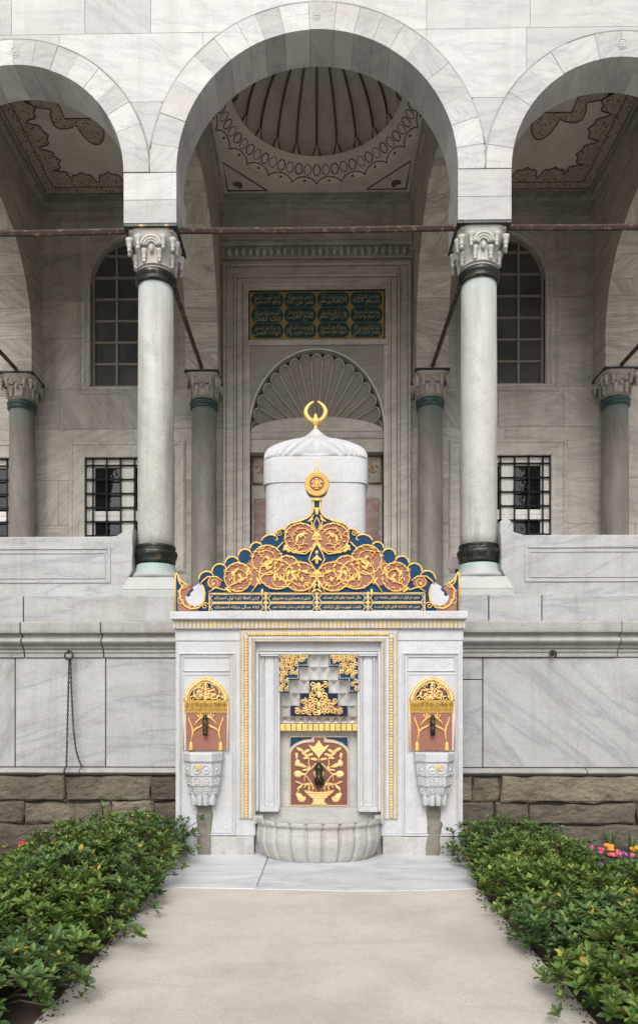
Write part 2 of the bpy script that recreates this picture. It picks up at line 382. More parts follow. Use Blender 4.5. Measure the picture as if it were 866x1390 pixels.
def arc(c, zc, r, a0, a1, n): return [(c + r*math.cos(a0+(a1-a0)*i/n), zc + r*math.sin(a0+(a1-a0)*i/n)) for i in range(n+1)]

def ring(mb, c, zc, r0, r1, n, w0, w1, mp, lo=-99, hi=99, gap=.0016):
    wt = [R.uniform(.7, 1.3) for _ in range(n)]; tot = sum(wt); acc = 0
    for i in range(n):
        a0 = PI*acc/tot; acc += wt[i]; a1 = PI*acc/tot
        g0 = gap/r1
        mb.tone()
        p = arc(c, zc, r1, a0+g0, a1-g0, 4) + arc(c, zc, r0, a1-g0*1.2, a0+g0*1.2, 4)
        p = [(min(max(u, lo), hi), z) for u, z in p]
        dw = R.uniform(-.003, .003)
        mb.prism(p, w0+dw, w1-.002, mp)

def spandrel(mb, u0, u1, z0, z1, arches, w0, w1, mp, gap=.0022, tone=None):
    n = max(6, int((u1-u0)/.05)); run = []; u0 += gap; u1 -= gap; z1 -= gap; z0 += gap
    def flush():
        if len(run) > 1:
            mb.tone(tone)
            mb.prism([(u, b) for u, b in run] + [(run[-1][0], z1), (run[0][0], z1)], w0, w1, mp)
        run.clear()
    for i in range(n+1):
        u = u0+(u1-u0)*i/n; b = z0
        for c, zc, r in arches:
            if abs(u-c) < r: b = max(b, zc+math.sqrt(r*r-(u-c)**2)+.014)
        if b < z1-.004: run.append((u, b))
        else: flush()
    flush()

# ---- front arcade
A_MAIN = (0.0, SPR, 1.63, 1.945); A_SIDE = (3.508, SPR, 1.265, 1.558)
EXT = [(0, SPR, 1.945), (3.508, SPR, 1.558), (-3.508, SPR, 1.558)]
W0, W1 = -.30, .18
mb = MB()
EX = 5.75
rows = [
    (SPR, 8.59, [-EX, -3.508, 0, 3.508, EX]),
    (8.59, 9.39, [-EX, -3.0, -1.32, 1.27, 2.42, EX]),
    (9.39, 10.32, [-EX, -3.56, -2.70, -1.93, 1.27, 2.46, 3.95, EX]),
    (10.32, 11.25, [-EX, -4.4, -2.9, -1.1, .7, 2.0, 3.5, 4.8, EX])]
tones = {(2, 1): .62, (2, 2): .05, (1, 1): .9, (2, 3): .85, (1, 3): .8}
for ri, (z0, z1, xs) in enumerate(rows):
    for k in range(len(xs)-1):
        spandrel(mb, xs[k], xs[k+1], z0, z1, EXT, W0, W1, ident, tone=tones.get((ri, k), None))
for s in (-1, 1):                         # pier above each column
    for xc, hw in ((CI, .307),):
        for z0, z1 in ((CAPT, 7.44), (7.44, SPR-.003)):
            mb.tone(); mb.box(s*xc-hw, s*xc+hw, W0-.012, .32, z0+.003, z1-.003)
    x0, x1 = sorted((s*(CO-.307), s*EX))
    for z0, z1 in ((CAPT, 7.44), (7.44, SPR-.003)):
        mb.tone(); mb.box(x0, x1, W0-.01, .32, z0+.003, z1-.003)
    x0, x1 = sorted((s*(3.508+1.558), s*EX))
facade = mb.build('arcade_wall', M['facade'], lib)
mb = MB()
ring(mb, *A_MAIN, 19, W0-.02, W1, ident, -1.936, 1.936)
ring(mb, *A_SIDE, 17, W0-.02, W1, ident, 1.938, 5.2)
ring(mb, -3.508, *A_SIDE[1:], 17, W0-.02, W1, ident, -5.2, -1.938)
mb.build('arch_voussoirs', M['voussoir'], facade)
mb = MB(); mb.smooth = True
for c, zc, r in EXT:
    lim = 1.936
    pts = []
    for k in range(65):
        a = PI*k/64; u = c+(r+.008)*math.cos(a)
        if c == 0 and abs(u) > lim: continue
        if c != 0 and abs(u) < lim: continue
        pts.append((u, W0-.012, zc+(r+.008)*math.sin(a)))
    mb.tone(); mb.tube(pts, .013, 6)
mb.build('arch_moulding', M['cornice'], facade)
for cx_, cz in ((0, SPR+1.79), (-3.508, SPR+1.41), (3.508, SPR+1.41)):
    mb = MB(); mb.smooth = True
    mb.tone(.9)
    y = W0-.02
    for k in range(8):
        a = 2*PI*k/8
        mb.blob((cx_+.032*math.cos(a), y-.002, cz+.032*math.sin(a)), (.016, .010, .016))
    mb.blob((cx_, y-.004, cz), (.02, .014, .02))
    mb.tube([(cx_+.058*math.cos(2*PI*k/20), y-.001, cz+.058*math.sin(2*PI*k/20)) for k in range(20)], .007, 6, True)
    mb.build('rosette', M['voussoir'], lib)

# ---- transverse arches running from front to rear
def trans(xc):
    mb = MB(); mp = lambda u, w, z: (xc+w, u, z)
    hw = .27
    ring(mb, 1.92, SPR, 1.60, 1.90, 17, -hw, hw, mp)
    for z0, z1 in ((SPR, 8.5), (8.5, 9.3), (9.3, CEIL-.01)):
        us = [.182, 1.2, 2.4, YW-.005] if z0 != 8.5 else [.182, 1.8, 3.0, YW-.005]
        for k in range(3): spandrel(mb, us[k], us[k+1], z0, z1, [(1.92, SPR, 1.90)], -hw+.02, hw-.02, mp)
    for z0, z1 in ((7.22, 7.48), (7.48, SPR-.003)):
        mb.tone(); mb.box(xc-hw, xc+hw, 3.521, YW-.005, z0+.003, z1)
    return mb.build('transverse_arch', M['banded'], lib)
for xc in (-CO, -CI, CI, CO): trans(xc)

# ---- rear wall
def cut(rects, o):
    res = []
    for (a, b, c, d) in rects:
        x0, x1, z0, z1 = o
        if x1 <= a or x0 >= b or z1 <= c or z0 >= d: res.append((a, b, c, d)); continue
        if x0 > a: res.append((a, x0, c, d))
        if x1 < b: res.append((x1, b, c, d))
        m0, m1 = max(a, x0), min(b, x1)
        if z0 > c: res.append((m0, m1, c, z0))
        if z1 < d: res.append((m0, m1, z1, d))
    return res
WX = 3.34
UP = [(-WX-.65, -WX+.65, 7.2, 9.85), (WX-.65, WX+.65, 7.2, 9.85), (-6.75, -5.45, 7.2, 9.85)]
LOW = [(-WX-.74, -WX+.74, 4.2, 5.94), (WX-.74, WX+.74, 4.2, 5.94), (-6.85, -5.36, 4.2, 5.94)]
DOOR = (-1.17, 1.17, FLOOR, 7.9)
PANEL = (-1.2, 1.2, 8.0, 8.88)
OPEN = UP + LOW + [DOOR, PANEL]
mb = MB()
zs = [FLOOR-.3, 3.6, 4.75, 5.55, 6.45, 7.15, 8.05, 8.72, 9.55, 10.3, 11.25]
rw = random.Random(4)
for k in range(len(zs)-1):
    x = -9.0
    while x < 9:
        x1 = min(9.0, x+rw.uniform(1.1, 2.1))
        mb.tone(rw.random())
        for (a, b, c, d) in [q for q in [(x, x1, zs[k], zs[k+1])]]:
            rs = [(a, b, c, d)]
            for o in OPEN: rs = cut(rs, o)
            for (a, b, c, d) in rs:
                if b-a > .02 and d-c > .02:
                    g = .003
                    mb.box(a+(g if a == x else 0), b-(g if b == x1 else 0), YW, YW+.4, c+(g if c == zs[k] else 0), d-(g if d == zs[k+1] else 0))
        x = x1
def pointed(cx, hw, zsp, zap, n=14):
    # two-centred arch as list of (x,z) from right spring over apex to left spring
    h = zap-zsp; r = (hw*hw+h*h)/(2*hw)
    pts = []
    c = cx+hw-r; a1 = math.asin(min(1, h/r)) if c <= cx else PI-math.asin(min(1, h/r))
    for i in range(n+1):
        a = a1*i/n; pts.append((c+r*math.cos(a), zsp+r*math.sin(a)))
    return pts + [(2*cx-x, z) for x, z in pts[::-1][1:]]
for (x0, x1, z0, z1) in UP:                 # spandrels over the arched windows
    cx = (x0+x1)/2; ar = pointed(cx, .65, 9.05, 9.845)
    for sgn in (0, 1):
        half = ar[:15] if sgn == 0 else ar[14:]
        mb.tone(.5)
        corner = (x1, z1) if sgn == 0 else (x0, z1)
        mb.prism(half+[corner] if sgn == 0 else half+[corner], YW+.001, YW+.4)
rear = mb.build('rear_wall', M['porch'], lib)
mb = MB(); mb.tone(.5)
for (a, b, c, d) in (lambda rs: rs)([q for o in [None] for q in [(-9, 9, FLOOR-.3, 11.2)]]):
    rs = [(a, b, c, d)]
    for o in OPEN: rs = cut(rs, o)
    for (a, b, c, d) in rs: mb.box(a, b, YW+.012, YW+.39, c, d)
mb.build('wall_joints', M['joint'], rear)
# mouldings round the windows and the portal: raised beads
def frame_rect(mb, x0, x1, z0, z1, y, w, t, bottom=True):
    mb.box(x0, x0+w, y-t, y+.02, z0, z1); mb.box(x1-w, x1, y-t, y+.02, z0, z1)
    mb.box(x0+w, x1-w, y-t, y+.02, z1-w, z1)
    if bottom: mb.box(x0+w, x1-w, y-t, y+.02, z0, z0+w)
for (x0, x1, z0, z1) in UP:
    mb = MB(); mb.tone(.6)
    for e, w in ((.235, .018), (.19, .012)):
        frame_rect(mb, x0-e, x1+e, z0-e*.6, 10.1+e*.4, YW, w, .016)
    cx = (x0+x1)/2
    mb.smooth = True
    for rr, e in ((.014, .1), (.02, .03)):
        p = pointed(cx, .65+e, 9.05, 9.845+e*1.1)
        p = [(cx+.65+e, 7.2)]+p+[(cx-.65-e, 7.2)]
        mb.tube([(x, YW-.004, z) for x, z in p], rr, 6)
    mb.smooth = False
    mb.build('window_moulding', M['porch'], rear)

def upper_window(cx):
    x0, x1, z0, zt = cx-.65, cx+.65, 7.2, 9.845
    y = YW+.11
    m = MB(); m.tone()
    ar = pointed(cx, .65, 9.05, 9.84)
    inn = pointed(cx, .60, 9.05, 9.77)
    m.prism([(x1, z0)]+ar+[(x0, z0)]+[(x0+.06, z0)]+inn[::-1]+[(x1-.06, z0)], y-.04, y+.06)
    m.box(x0+.06, x1-.06, y-.04, y+.05, z0, z0+.05)
    fr = m.build('window', M['wood_bar'], lib)
    m = MB(); m.tone()
    def top(x):
        d = abs(x-cx)
        best = 9.05
        for (xa, za), (xb, zb) in zip(inn, inn[1:]):
            if min(xa, xb)-1e-6 <= x <= max(xa, xb)+1e-6 and abs(xb-xa) > 1e-9:
                best = max(best, za+(zb-za)*(x-xa)/(xb-xa))
        return best
    for k in (-1, 1):
        xx = cx+k*.205; m.box(xx-.02, xx+.02, y-.035, y+.04, z0+.05, top(xx))
    for k in range(1, 7):
        zz = z0+.05+k*.384
        hw = .59
        while zz > 9.05 and hw > 0.05 and top(cx+hw) < zz+.02: hw -= .01
        m.box(cx-hw, cx+hw, y-.03, y+.035, zz-.017, zz+.017)
    m.build('glazing_bars', M['wood_bar'], fr)
    m = MB(); m.tone()
    m.prism([(x1-.03, z0+.02)]+[(cx+(x-cx)*.97, z-.02) for x, z in ar]+[(x0+.03, z0+.02)], y+.005, y+.02)
    m.build('pane', M['glass'], fr)
for cx in (-WX, WX, -6.1): upper_window(cx)

def lower_window(cx, open_flap=False):
    hw = .74; z0, z1 = 4.2, 5.94; y = YW+.10
    m = MB(); m.tone(.7)
    # stone surround, three stepped fillets
    for e, w, t in ((.29, .20, .03), (.27, .05, .045), (.10, .10, .055)):
        frame_rect(m, cx-hw-e, cx+hw+e, z0-e, z1+e, YW, w, t)
    sur = m.build('window_surround', M['porch'], lib, bev=.006, bseg=1)
    m = MB(); m.tone()
    frame_rect(m, cx-hw, cx+hw, z0, z1, y, .06, .03)
    m.box(cx-.04, cx+.04, y-.035, y+.02, z0+.06, z1-.06)
    for s in (-1, 1):
        a, b = sorted((cx+s*.04, cx+s*(hw-.06)))
        frame_rect(m, a+.001, b-.001, z0+.06, 4.93, y-.004, .09, .03)
        frame_rect(m, a+.001, b-.001, 4.935, z1-.06, y-.004, .085, .03)
    wf = m.build('window', M['white_wood'], lib, bev=.004, bseg=1)
    m = MB(); m.tone(); m.box(cx-hw+.03, cx+hw-.03, y+.004, y+.012, z0+.03, z1-.03)
    m.build('pane', M['glass_low'], wf)
    m = MB(); m.tone()
    nx, nz = 6, 7
    yg = YW+.03
    for i in range(nx):
        x = cx-hw+2*hw*(i+.5)/nx; m.tube([(x, yg, z0), (x, yg, z1)], .016, 6)
    for j in range(nz):
        z = z0+(z1-z0)*(j+.5)/nz; m.tube([(cx-hw, yg, z), (cx+hw, yg, z)], .016, 6, ref=(0,0,1))
        for i in range(nx): m.blob((cx-hw+2*hw*(i+.5)/nx, yg, z), (.034, .034, .034), nu=6, nv=4)
    m.build('iron_grille', M['iron'], lib)
for cx in (-WX, WX, -6.1): lower_window(cx)

# ---- portal with inscription and shell niche
mb = MB(); mb.tone(.6)
def tri_frame(x, zt, w, t): 
    mb.box(-x, -x+w, YW-t, YW+.02, FLOOR, zt); mb.box(x-w, x, YW-t, YW+.02, FLOOR, zt); mb.box(-x+w, x-w, YW-t, YW+.02, zt-w, zt)
tri_frame(1.64, 9.32, .05, .09); tri_frame(1.585, 9.26, .13, .05); tri_frame(1.45, 9.12, .04, .075); tri_frame(1.40, 9.07, .10, .035); tri_frame(1.29, 8.98, .035, .05)
mb.box(-1.25, 1.25, YW-.03, YW+.02, 7.90, 7.995)
mb.box(-1.255, -1.175, YW-.03, YW+.02, FLOOR, 7.895); mb.box(1.175, 1.255, YW-.03, YW+.02, FLOOR, 7.895)
portal = mb.build('portal_frame', M['porch'], lib, bev=.01)
mb = MB(); mb.tone(.4); mb.smooth = True
mb.smooth = False
mb.box(-1.66, 1.66, YW-.05, YW+.02, 9.40, 9.44); mb.box(-1.66, 1.66, YW-.06, YW+.02, 9.64, 9.68)
mb.smooth = True
for k in range(26):
    x = -1.6+3.2*(k+.5)/26
    mb.blob((x, YW-.02, 9.54), (.05, .05, .095)); mb.blob((x+.062, YW-.01, 9.60), (.02, .03, .035), nu=6)
mb.build('carved_frieze', M['porch'], portal)
mb = MB(); mb.tone(.3)
for x0, x1, z0, z1 in ((-1.66, 1.66, 9.75, 10.4),):
    frame_rect(mb, x0, x1, z0, z1, YW, .03, .015)
for s in (-1, 1):
    frame_rect(mb, s*3.5-1.25, s*3.5+1.25, 10.12, 10.42, YW, .02, .012)
mb.build('panel_moulding', M['porch'], portal)
# shell: fan of flutes in a shallow niche
FZ, FR, FH = 6.40, 1.165, 1.42
def shell_pt(r, a, lift=0.0):
    x = FR*r*math.cos(a); z = FZ + FH*r*math.sin(a)
    return x, z
mb = MB(); mb.tone(.5); mb.smooth = True
NF = 17
def shellf(u, v):
    a = PI*u; r = .04+.96*v
    fl = abs(math.sin(a*NF))**.7
    edge = 1-.055*(1-abs(math.sin(a*NF))**.5)
    x, z = shell_pt(r*(1 if v < .9 else 1-(1-edge)*(v-.9)*10), a)
    depth = .42*math.sqrt(max(0, 1-(r*.97)**2)) + .05*fl*min(1, r*1.3)
    return (x, YW+.02+depth, z)
mb.grid(shellf, NF*10, 16)
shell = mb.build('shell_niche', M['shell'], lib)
mb = MB(); mb.tone(.9); mb.smooth = True
for k in range(NF+1):
    a = PI*k/NF; pts = []
    for j in range(15):
        r = .08+.86*j/14; x, z = shell_pt(r, a)
        pts.append((x, YW+.02+.42*math.sqrt(max(0, 1-(r*.97)**2))-.01, z))
    mb.tube(pts, .009, 5)
    if k < NF:
        am = PI*(k+.5)/NF; q = []
        for j in range(9):
            t = j/8; aa = a+PI/NF*t; r = .94+.055*math.sin(PI*t)**.6
            x, z = shell_pt(r, aa); q.append((x, YW+.02+.42*math.sqrt(max(0, 1-(r*.97)**2))-.005, z))
        mb.tube(q, .010, 5)
mb.tube([(FR*1.02*math.cos(PI*k/48), YW-.004, FZ+FH*1.012*math.sin(PI*k/48)) for k in range(49)], .014, 6)
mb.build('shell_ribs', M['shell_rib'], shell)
mb = MB(); mb.tone(.35)
ar = [(FR*1.005*math.cos(PI*k/32), FZ+FH*1.005*math.sin(PI*k/32)) for k in range(33)]
mb.prism(ar[:17]+[(0, 7.895), (1.174, 7.895), (1.174, FZ)], YW+.003, YW+.2)
mb.prism(ar[16:]+[(-1.174, FZ), (-1.174, 7.895), (0, 7.895)], YW+.003, YW+.2)
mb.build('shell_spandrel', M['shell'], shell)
# lintel and lower recess
mb = MB(); mb.tone(.3)
mb.box(-1.17, 1.17, YW+.05, YW+.6, 6.28, FZ-.002)
for k in range(34): mb.box(-1.15+2.3*k/34, -1.15+2.3*(k+.6)/34, YW+.03, YW+.06, 6.3, 6.38)
mb.box(-1.17, 1.17, YW+.07, YW+.6, 6.05, 6.277)
seg = [(1.165*math.cos(a), 6.40+.26*math.sin(a)) for a in [PI*k/24 for k in range(25)]]
mb.prism(seg, YW+.04, YW+.12)
mb.build('door_lintel', M['porch'], lib)
mb = MB(); mb.tone(.5)
mb.box(-1.17, 1.17, YW+.30, YW+.6, FLOOR, 6.05); mb.box(-1.3, 1.3, YW+.6, YW+.75, FLOOR, 9.2)
mb.build('recess_back', M['porch'], lib)
for s in (-1, 1):
    mb = MB(); mb.tone(.6)
    y = YW+.28
    for z0, z1 in ((3.0, 4.1), (4.28, 5.30)):
        pts = []
        for k in range(12):
            t = k/12; xx = s*(.92+.18*math.cos(2*PI*t)*(1+.18*math.cos(8*PI*t))); zz = (z0+z1)/2+(z1-z0)/2*math.sin(2*PI*t)*(1+.08*math.cos(8*PI*t))
            pts.append((xx, zz))
        x0, x1 = sorted((s*.72, s*1.14))
        pts = []
        nb = 5
        for side in (0, 1):
            for k in range(nb*6+1):
                t = k/(nb*6); b = .025*abs(math.sin(PI*t*nb))
                zz = z0+(z1-z0)*(t if side == 0 else 1-t)
                pts.append((x1+b-.03 if side == 0 else x0-b+.03, zz))
        mb.prism(pts, y, YW+.302)
    mb.build('breccia_panel', M['breccia'], lib)
    mb = MB(); mb.tone(.5)
    x0, x1 = sorted((s*.80, s*1.15))
    mb.box(x0, x1, YW+.26, YW+.302, 5.55, 6.03)
    pn = mb.build('gilt_corner_panel', M['capital_dark'], lib)
    mb = MB(); mb.smooth = True; mb.tone()
    for k in range(9):
        a = k*2.4; xx = s*(.97+.12*math.cos(a)*k/9); zz = 5.8+.16*math.sin(a)*k/9
        mb.blob((xx, YW+.255, zz), (.035, .012, .02), Matrix.Rotation(a, 3, 'Y'))
    frame_rect(mb, x0, x1, 5.55, 6.03, YW+.262, .018, .012)
    mb.build('gilding', M['gilt_dark'], pn)
mb = MB(); mb.tone(.5)
mb.box(-.62, .62, YW+.24, YW+.30, FLOOR, 5.6)
mb.build('door', M['dark_wood'], lib)

# ---- ceilings
bays = ((-CO+.25, -CI-.25), (-CI+.25, CI-.25), (CI+.25, CO-.25))
def quad_tube(mb, pts, r, z): mb.tube([(x, y, z) for x, y in pts], r, 5, ref=(0,0,1))
for bi, (x0, x1) in enumerate(bays):
    y0, y1 = .182, YW-.002; cx = (x0+x1)/2
    if bi != 1:
        mb = MB(); mb.tone(.5); mb.box(x0, x1, y0, y1, CEIL, CEIL+.2)
        ce = mb.build('bay_ceiling', M['plaster'], lib)
        cy = 1.95
        z = CEIL-.004
        band = MB(); band.tone(); ln = MB(); ln.tone()
        def inset(d): return [(x0+d, y0+d), (x1-d, y0+d), (x1-d, y1-d), (x0+d, y1-d)]
        for d in (.10, .27): quad_tube(ln, inset(d)+inset(d)[:1], .011, z)
        # lobed band along every side
        def motif(t):    # height of the lobed outline above the band line, one period
            t = t % 1.0; n_ = min(t, 1-t)
            if n_ < .12: return .10+.13*(n_/.12)**1.8
            q = abs(t-.5)/.38
            return .25+.10*(1-q)**1.7+.035*math.sin(PI*min(1, (1-q)*2.2))
        for e in range(4):
            P0 = Vector(inset(.27)[e]); P1 = Vector(inset(.27)[(e+1) % 4]); L = (P1-P0).length
            d = (P1-P0).normalized(); nrm = Vector((-d.y, d.x))
            per = max(2, round((L-.72)/.50)); pts = []
            nn = per*16
            for k in range(nn+1):
                t = k/nn; s_ = .36+(L-.72)*t
                h = motif(t*per) if 0 < t < 1 else .36
                pts.append(P0+d*s_+nrm*h)
            quad_tube(ln, [(p.x, p.y) for p in pts], .012, z)
            lo = [P0+d*(.0 if k == 0 else L if k == nn else .36+(L-.72)*k/nn) for k in range(nn+1)]
            for k in range(nn):
                a, b2, c_, d_ = lo[k], lo[k+1], pts[k+1], pts[k]
                band.add([(a.x, a.y, z+.001), (b2.x, b2.y, z+.001), (c_.x, c_.y, z+.001), (d_.x, d_.y, z+.001)], [(0, 1, 2, 3)])
        # strip between the two border lines
        i1, i2 = inset(.11), inset(.26)
        for e in range(4):
            f = (e+1) % 4
            band.add([(i1[e][0], i1[e][1], z+.001), (i1[f][0], i1[f][1], z+.001), (i2[f][0], i2[f][1], z+.001), (i2[e][0], i2[e][1], z+.001)], [(0, 1, 2, 3)])
        # centre ornament
        inn = [(cx-.34, cy-.40), (cx+.34, cy-.40), (cx+.34, cy+.40), (cx-.34, cy+.40)]
        quad_tube(ln, inn+inn[:1], .012, z)
        out = []; inl = []
        for k in range(97):
            a = 2*PI*k/96
            rr = .70+.10*math.cos(8*a)+.06*math.cos(4*a)-.07*max(0, math.cos(8*a+PI))**6
            out.append((cx+rr*math.cos(a), cy+rr*1.08*math.sin(a)))
            c_, s_ = math.cos(a), math.sin(a); q = min(.34/max(abs(c_), 1e-6), .40/max(abs(s_), 1e-6))
            inl.append((cx+q*c_, cy+q*s_))
        quad_tube(ln, out, .012, z)
        for k in range(96):
            band.add([(*inl[k], z+.001), (*inl[k+1], z+.001), (*out[k+1], z+.001), (*out[k], z+.001)], [(0, 1, 2, 3)])
        band.build('stippled_border', M['stipple'], ce, recalc=False)
        ln.build('painted_outline', M['brown_line'], ce)
    else:
        cy = 2.2; RO, RI, RISE = 1.64, 1.30, .24
        mb = MB(); mb.tone(.5)
        # flat plaster with a round hole: wedge strips from circle to rectangle
        n = 96
        for k in range(n):
            q = []
            for a in (2*PI*k/n, 2*PI*(k+1)/n):
                c_, s_ = math.cos(a), math.sin(a)
                ci = (RO*c_, cy+RO*s_, CEIL)
                t = min((x1 if c_ > 0 else -x0)/max(abs(c_), 1e-6), ((y1-cy) if s_ > 0 else (cy-y0))/max(abs(s_), 1e-6))
                q.append((ci, (t*c_, cy+t*s_, CEIL)))
            mb.add([q[0][0], q[0][1], q[1][1], q[1][0]], [(0, 1, 2, 3)])
        # coved ring rising to the foot of the dome
        mb.smooth = True
        mb.grid(lambda u, v: ((RO+(RI-RO)*v)*math.cos(2*PI*u), cy+(RO+(RI-RO)*v)*math.sin(2*PI*u), CEIL+RISE*v), 96, 3)
        ce = mb.build('dome_ring', M['plaster'], lib, recalc=False)
        NG = 24
        mb = MB(); mb.tone(.6); mb.smooth = True
        def dome(u, v):
            a = 2*PI*u; e = PI/2*v*.985
            g = 1+.075*abs(math.sin(a*NG/2))**.8*math.cos(e)**.5
            r = RI*math.cos(e)*g
            return (r*math.cos(a), cy+r*math.sin(a), CEIL+RISE+1.25*math.sin(e))
        mb.grid(dome, NG*8, 18)
        dm = mb.build('dome', M['plaster'], lib, recalc=False)
        ln = MB(); ln.tone(); ln.smooth = True
        for k in range(NG):
            a = 2*PI*k/NG
            for off in (-.016, .016):
                pts = []
                for j in range(13):
                    e = PI/2*(.08+.88*j/12); r = RI*math.cos(e)-.004
                    aa = a+off*min(1, RI*.5/max(r, .2))/1.0
                    pts.append((r*math.cos(aa), cy+r*math.sin(aa), CEIL+RISE+1.25*math.sin(e)))
                ln.tube(pts, .0085, 5)
            pts = []
            for j in range(11):
                t = j/10; aa = a+.016+(2*PI/NG-.032)*t
                e = PI/2*(.08-.085*math.sin(PI*t)**.55); g = 1+.075*abs(math.sin(aa*NG/2))**.8
                r = RI*math.cos(e)*g-.012
                pts.append((r*math.cos(aa), cy+r*math.sin(aa), CEIL+RISE+1.25*math.sin(e)-.004))
            ln.tube(pts, .013, 5)
        def rp(r, a):     # point on the cove
            v = (RO-r)/(RO-RI); return (r*math.cos(a), cy+r*math.sin(a), CEIL+RISE*v-.008)
        for k in range(60):       # rows of loops
            a = 2*PI*k/60; wd = 2*PI/60*.40
            q = [rp(1.46+(.065 if True else 0)*math.cos(2*PI*j/10), a+wd*math.sin(2*PI*j/10)) for j in range(10)]
            ln.tube(q, .009 if k % 2 else .006, 4, True)
        for k in range(24):
            a0 = 2*PI*k/24; q = [rp(1.63-.085*math.sin(PI*j/10)**.6, a0+2*PI/24*j/10) for j in range(11)]
            ln.tube(q, .009, 4)
            am = a0+PI/24; c_ = rp(1.595, am); ln.blob(c_, (.024, .024, .014), nu=6, nv=4)
        z = CEIL-.006
        for sx in (-1, 1):
            for (ya, s_) in ((y1, -1), (y0, 1)):
                A = (sx*(x1-.14), ya+s_*.14); B = (sx*(x1-.14), ya+s_*.80); C_ = (sx*(x1-.82), ya+s_*.14)
                quad_tube(ln, [A, B, C_, A], .013, z)
                ln.blob((sx*(x1-.32), ya+s_*.30, z), (.085, .06, .012)); ln.blob((sx*(x1-.36), ya+s_*.27, z), (.05, .09, .012))
        ln.build('painted_outline', M['brown_line'], dm)
    # dark fringe cornice under the ceiling
    mb = MB(); mb.tone(.2)
    mb.box(x0, x1, y1-.05, y1, CEIL-.13, CEIL-.003); mb.box(x0, x1, y0, y0+.05, CEIL-.13, CEIL-.003)
    mb.box(x0, x0+.05, y0+.051, y1-.051, CEIL-.13, CEIL-.003); mb.box(x1-.05, x1, y0+.051, y1-.051, CEIL-.13, CEIL-.003)
    n = int((x1-x0)/.07)
    for k in range(n): mb.box(x0+(x1-x0)*(k+.1)/n, x0+(x1-x0)*(k+.75)/n, y1-.075, y1-.049, CEIL-.12, CEIL-.02)
    n = int((y1-y0)/.07)
    for k in range(n):
        a, b2 = y0+(y1-y0)*(k+.1)/n, y0+(y1-y0)*(k+.75)/n
        mb.box(x0+.049, x0+.075, a, b2, CEIL-.12, CEIL-.02); mb.box(x1-.075, x1-.049, a, b2, CEIL-.12, CEIL-.02)
    mb.build('ceiling_cornice', M['porch'], lib)
mb = MB(); mb.tone(.4); mb.box(-9, 9, -.2, 9.0, 12.2, 12.5); mb.box(-EX, EX, -.5, -.3, 11.25, 11.6); mb.box(-EX, EX, .182, .5, 10.75, 12.2)
mb.box(-9, 9, YW+.41, YW+.6, 11.2, 12.2); mb.box(-EX, -EX+.3, .5, YW, 10.75, 12.2); mb.box(EX-.3, EX, .5, YW, 10.75, 12.2)
mb.build('roof', M['cornice'], lib)

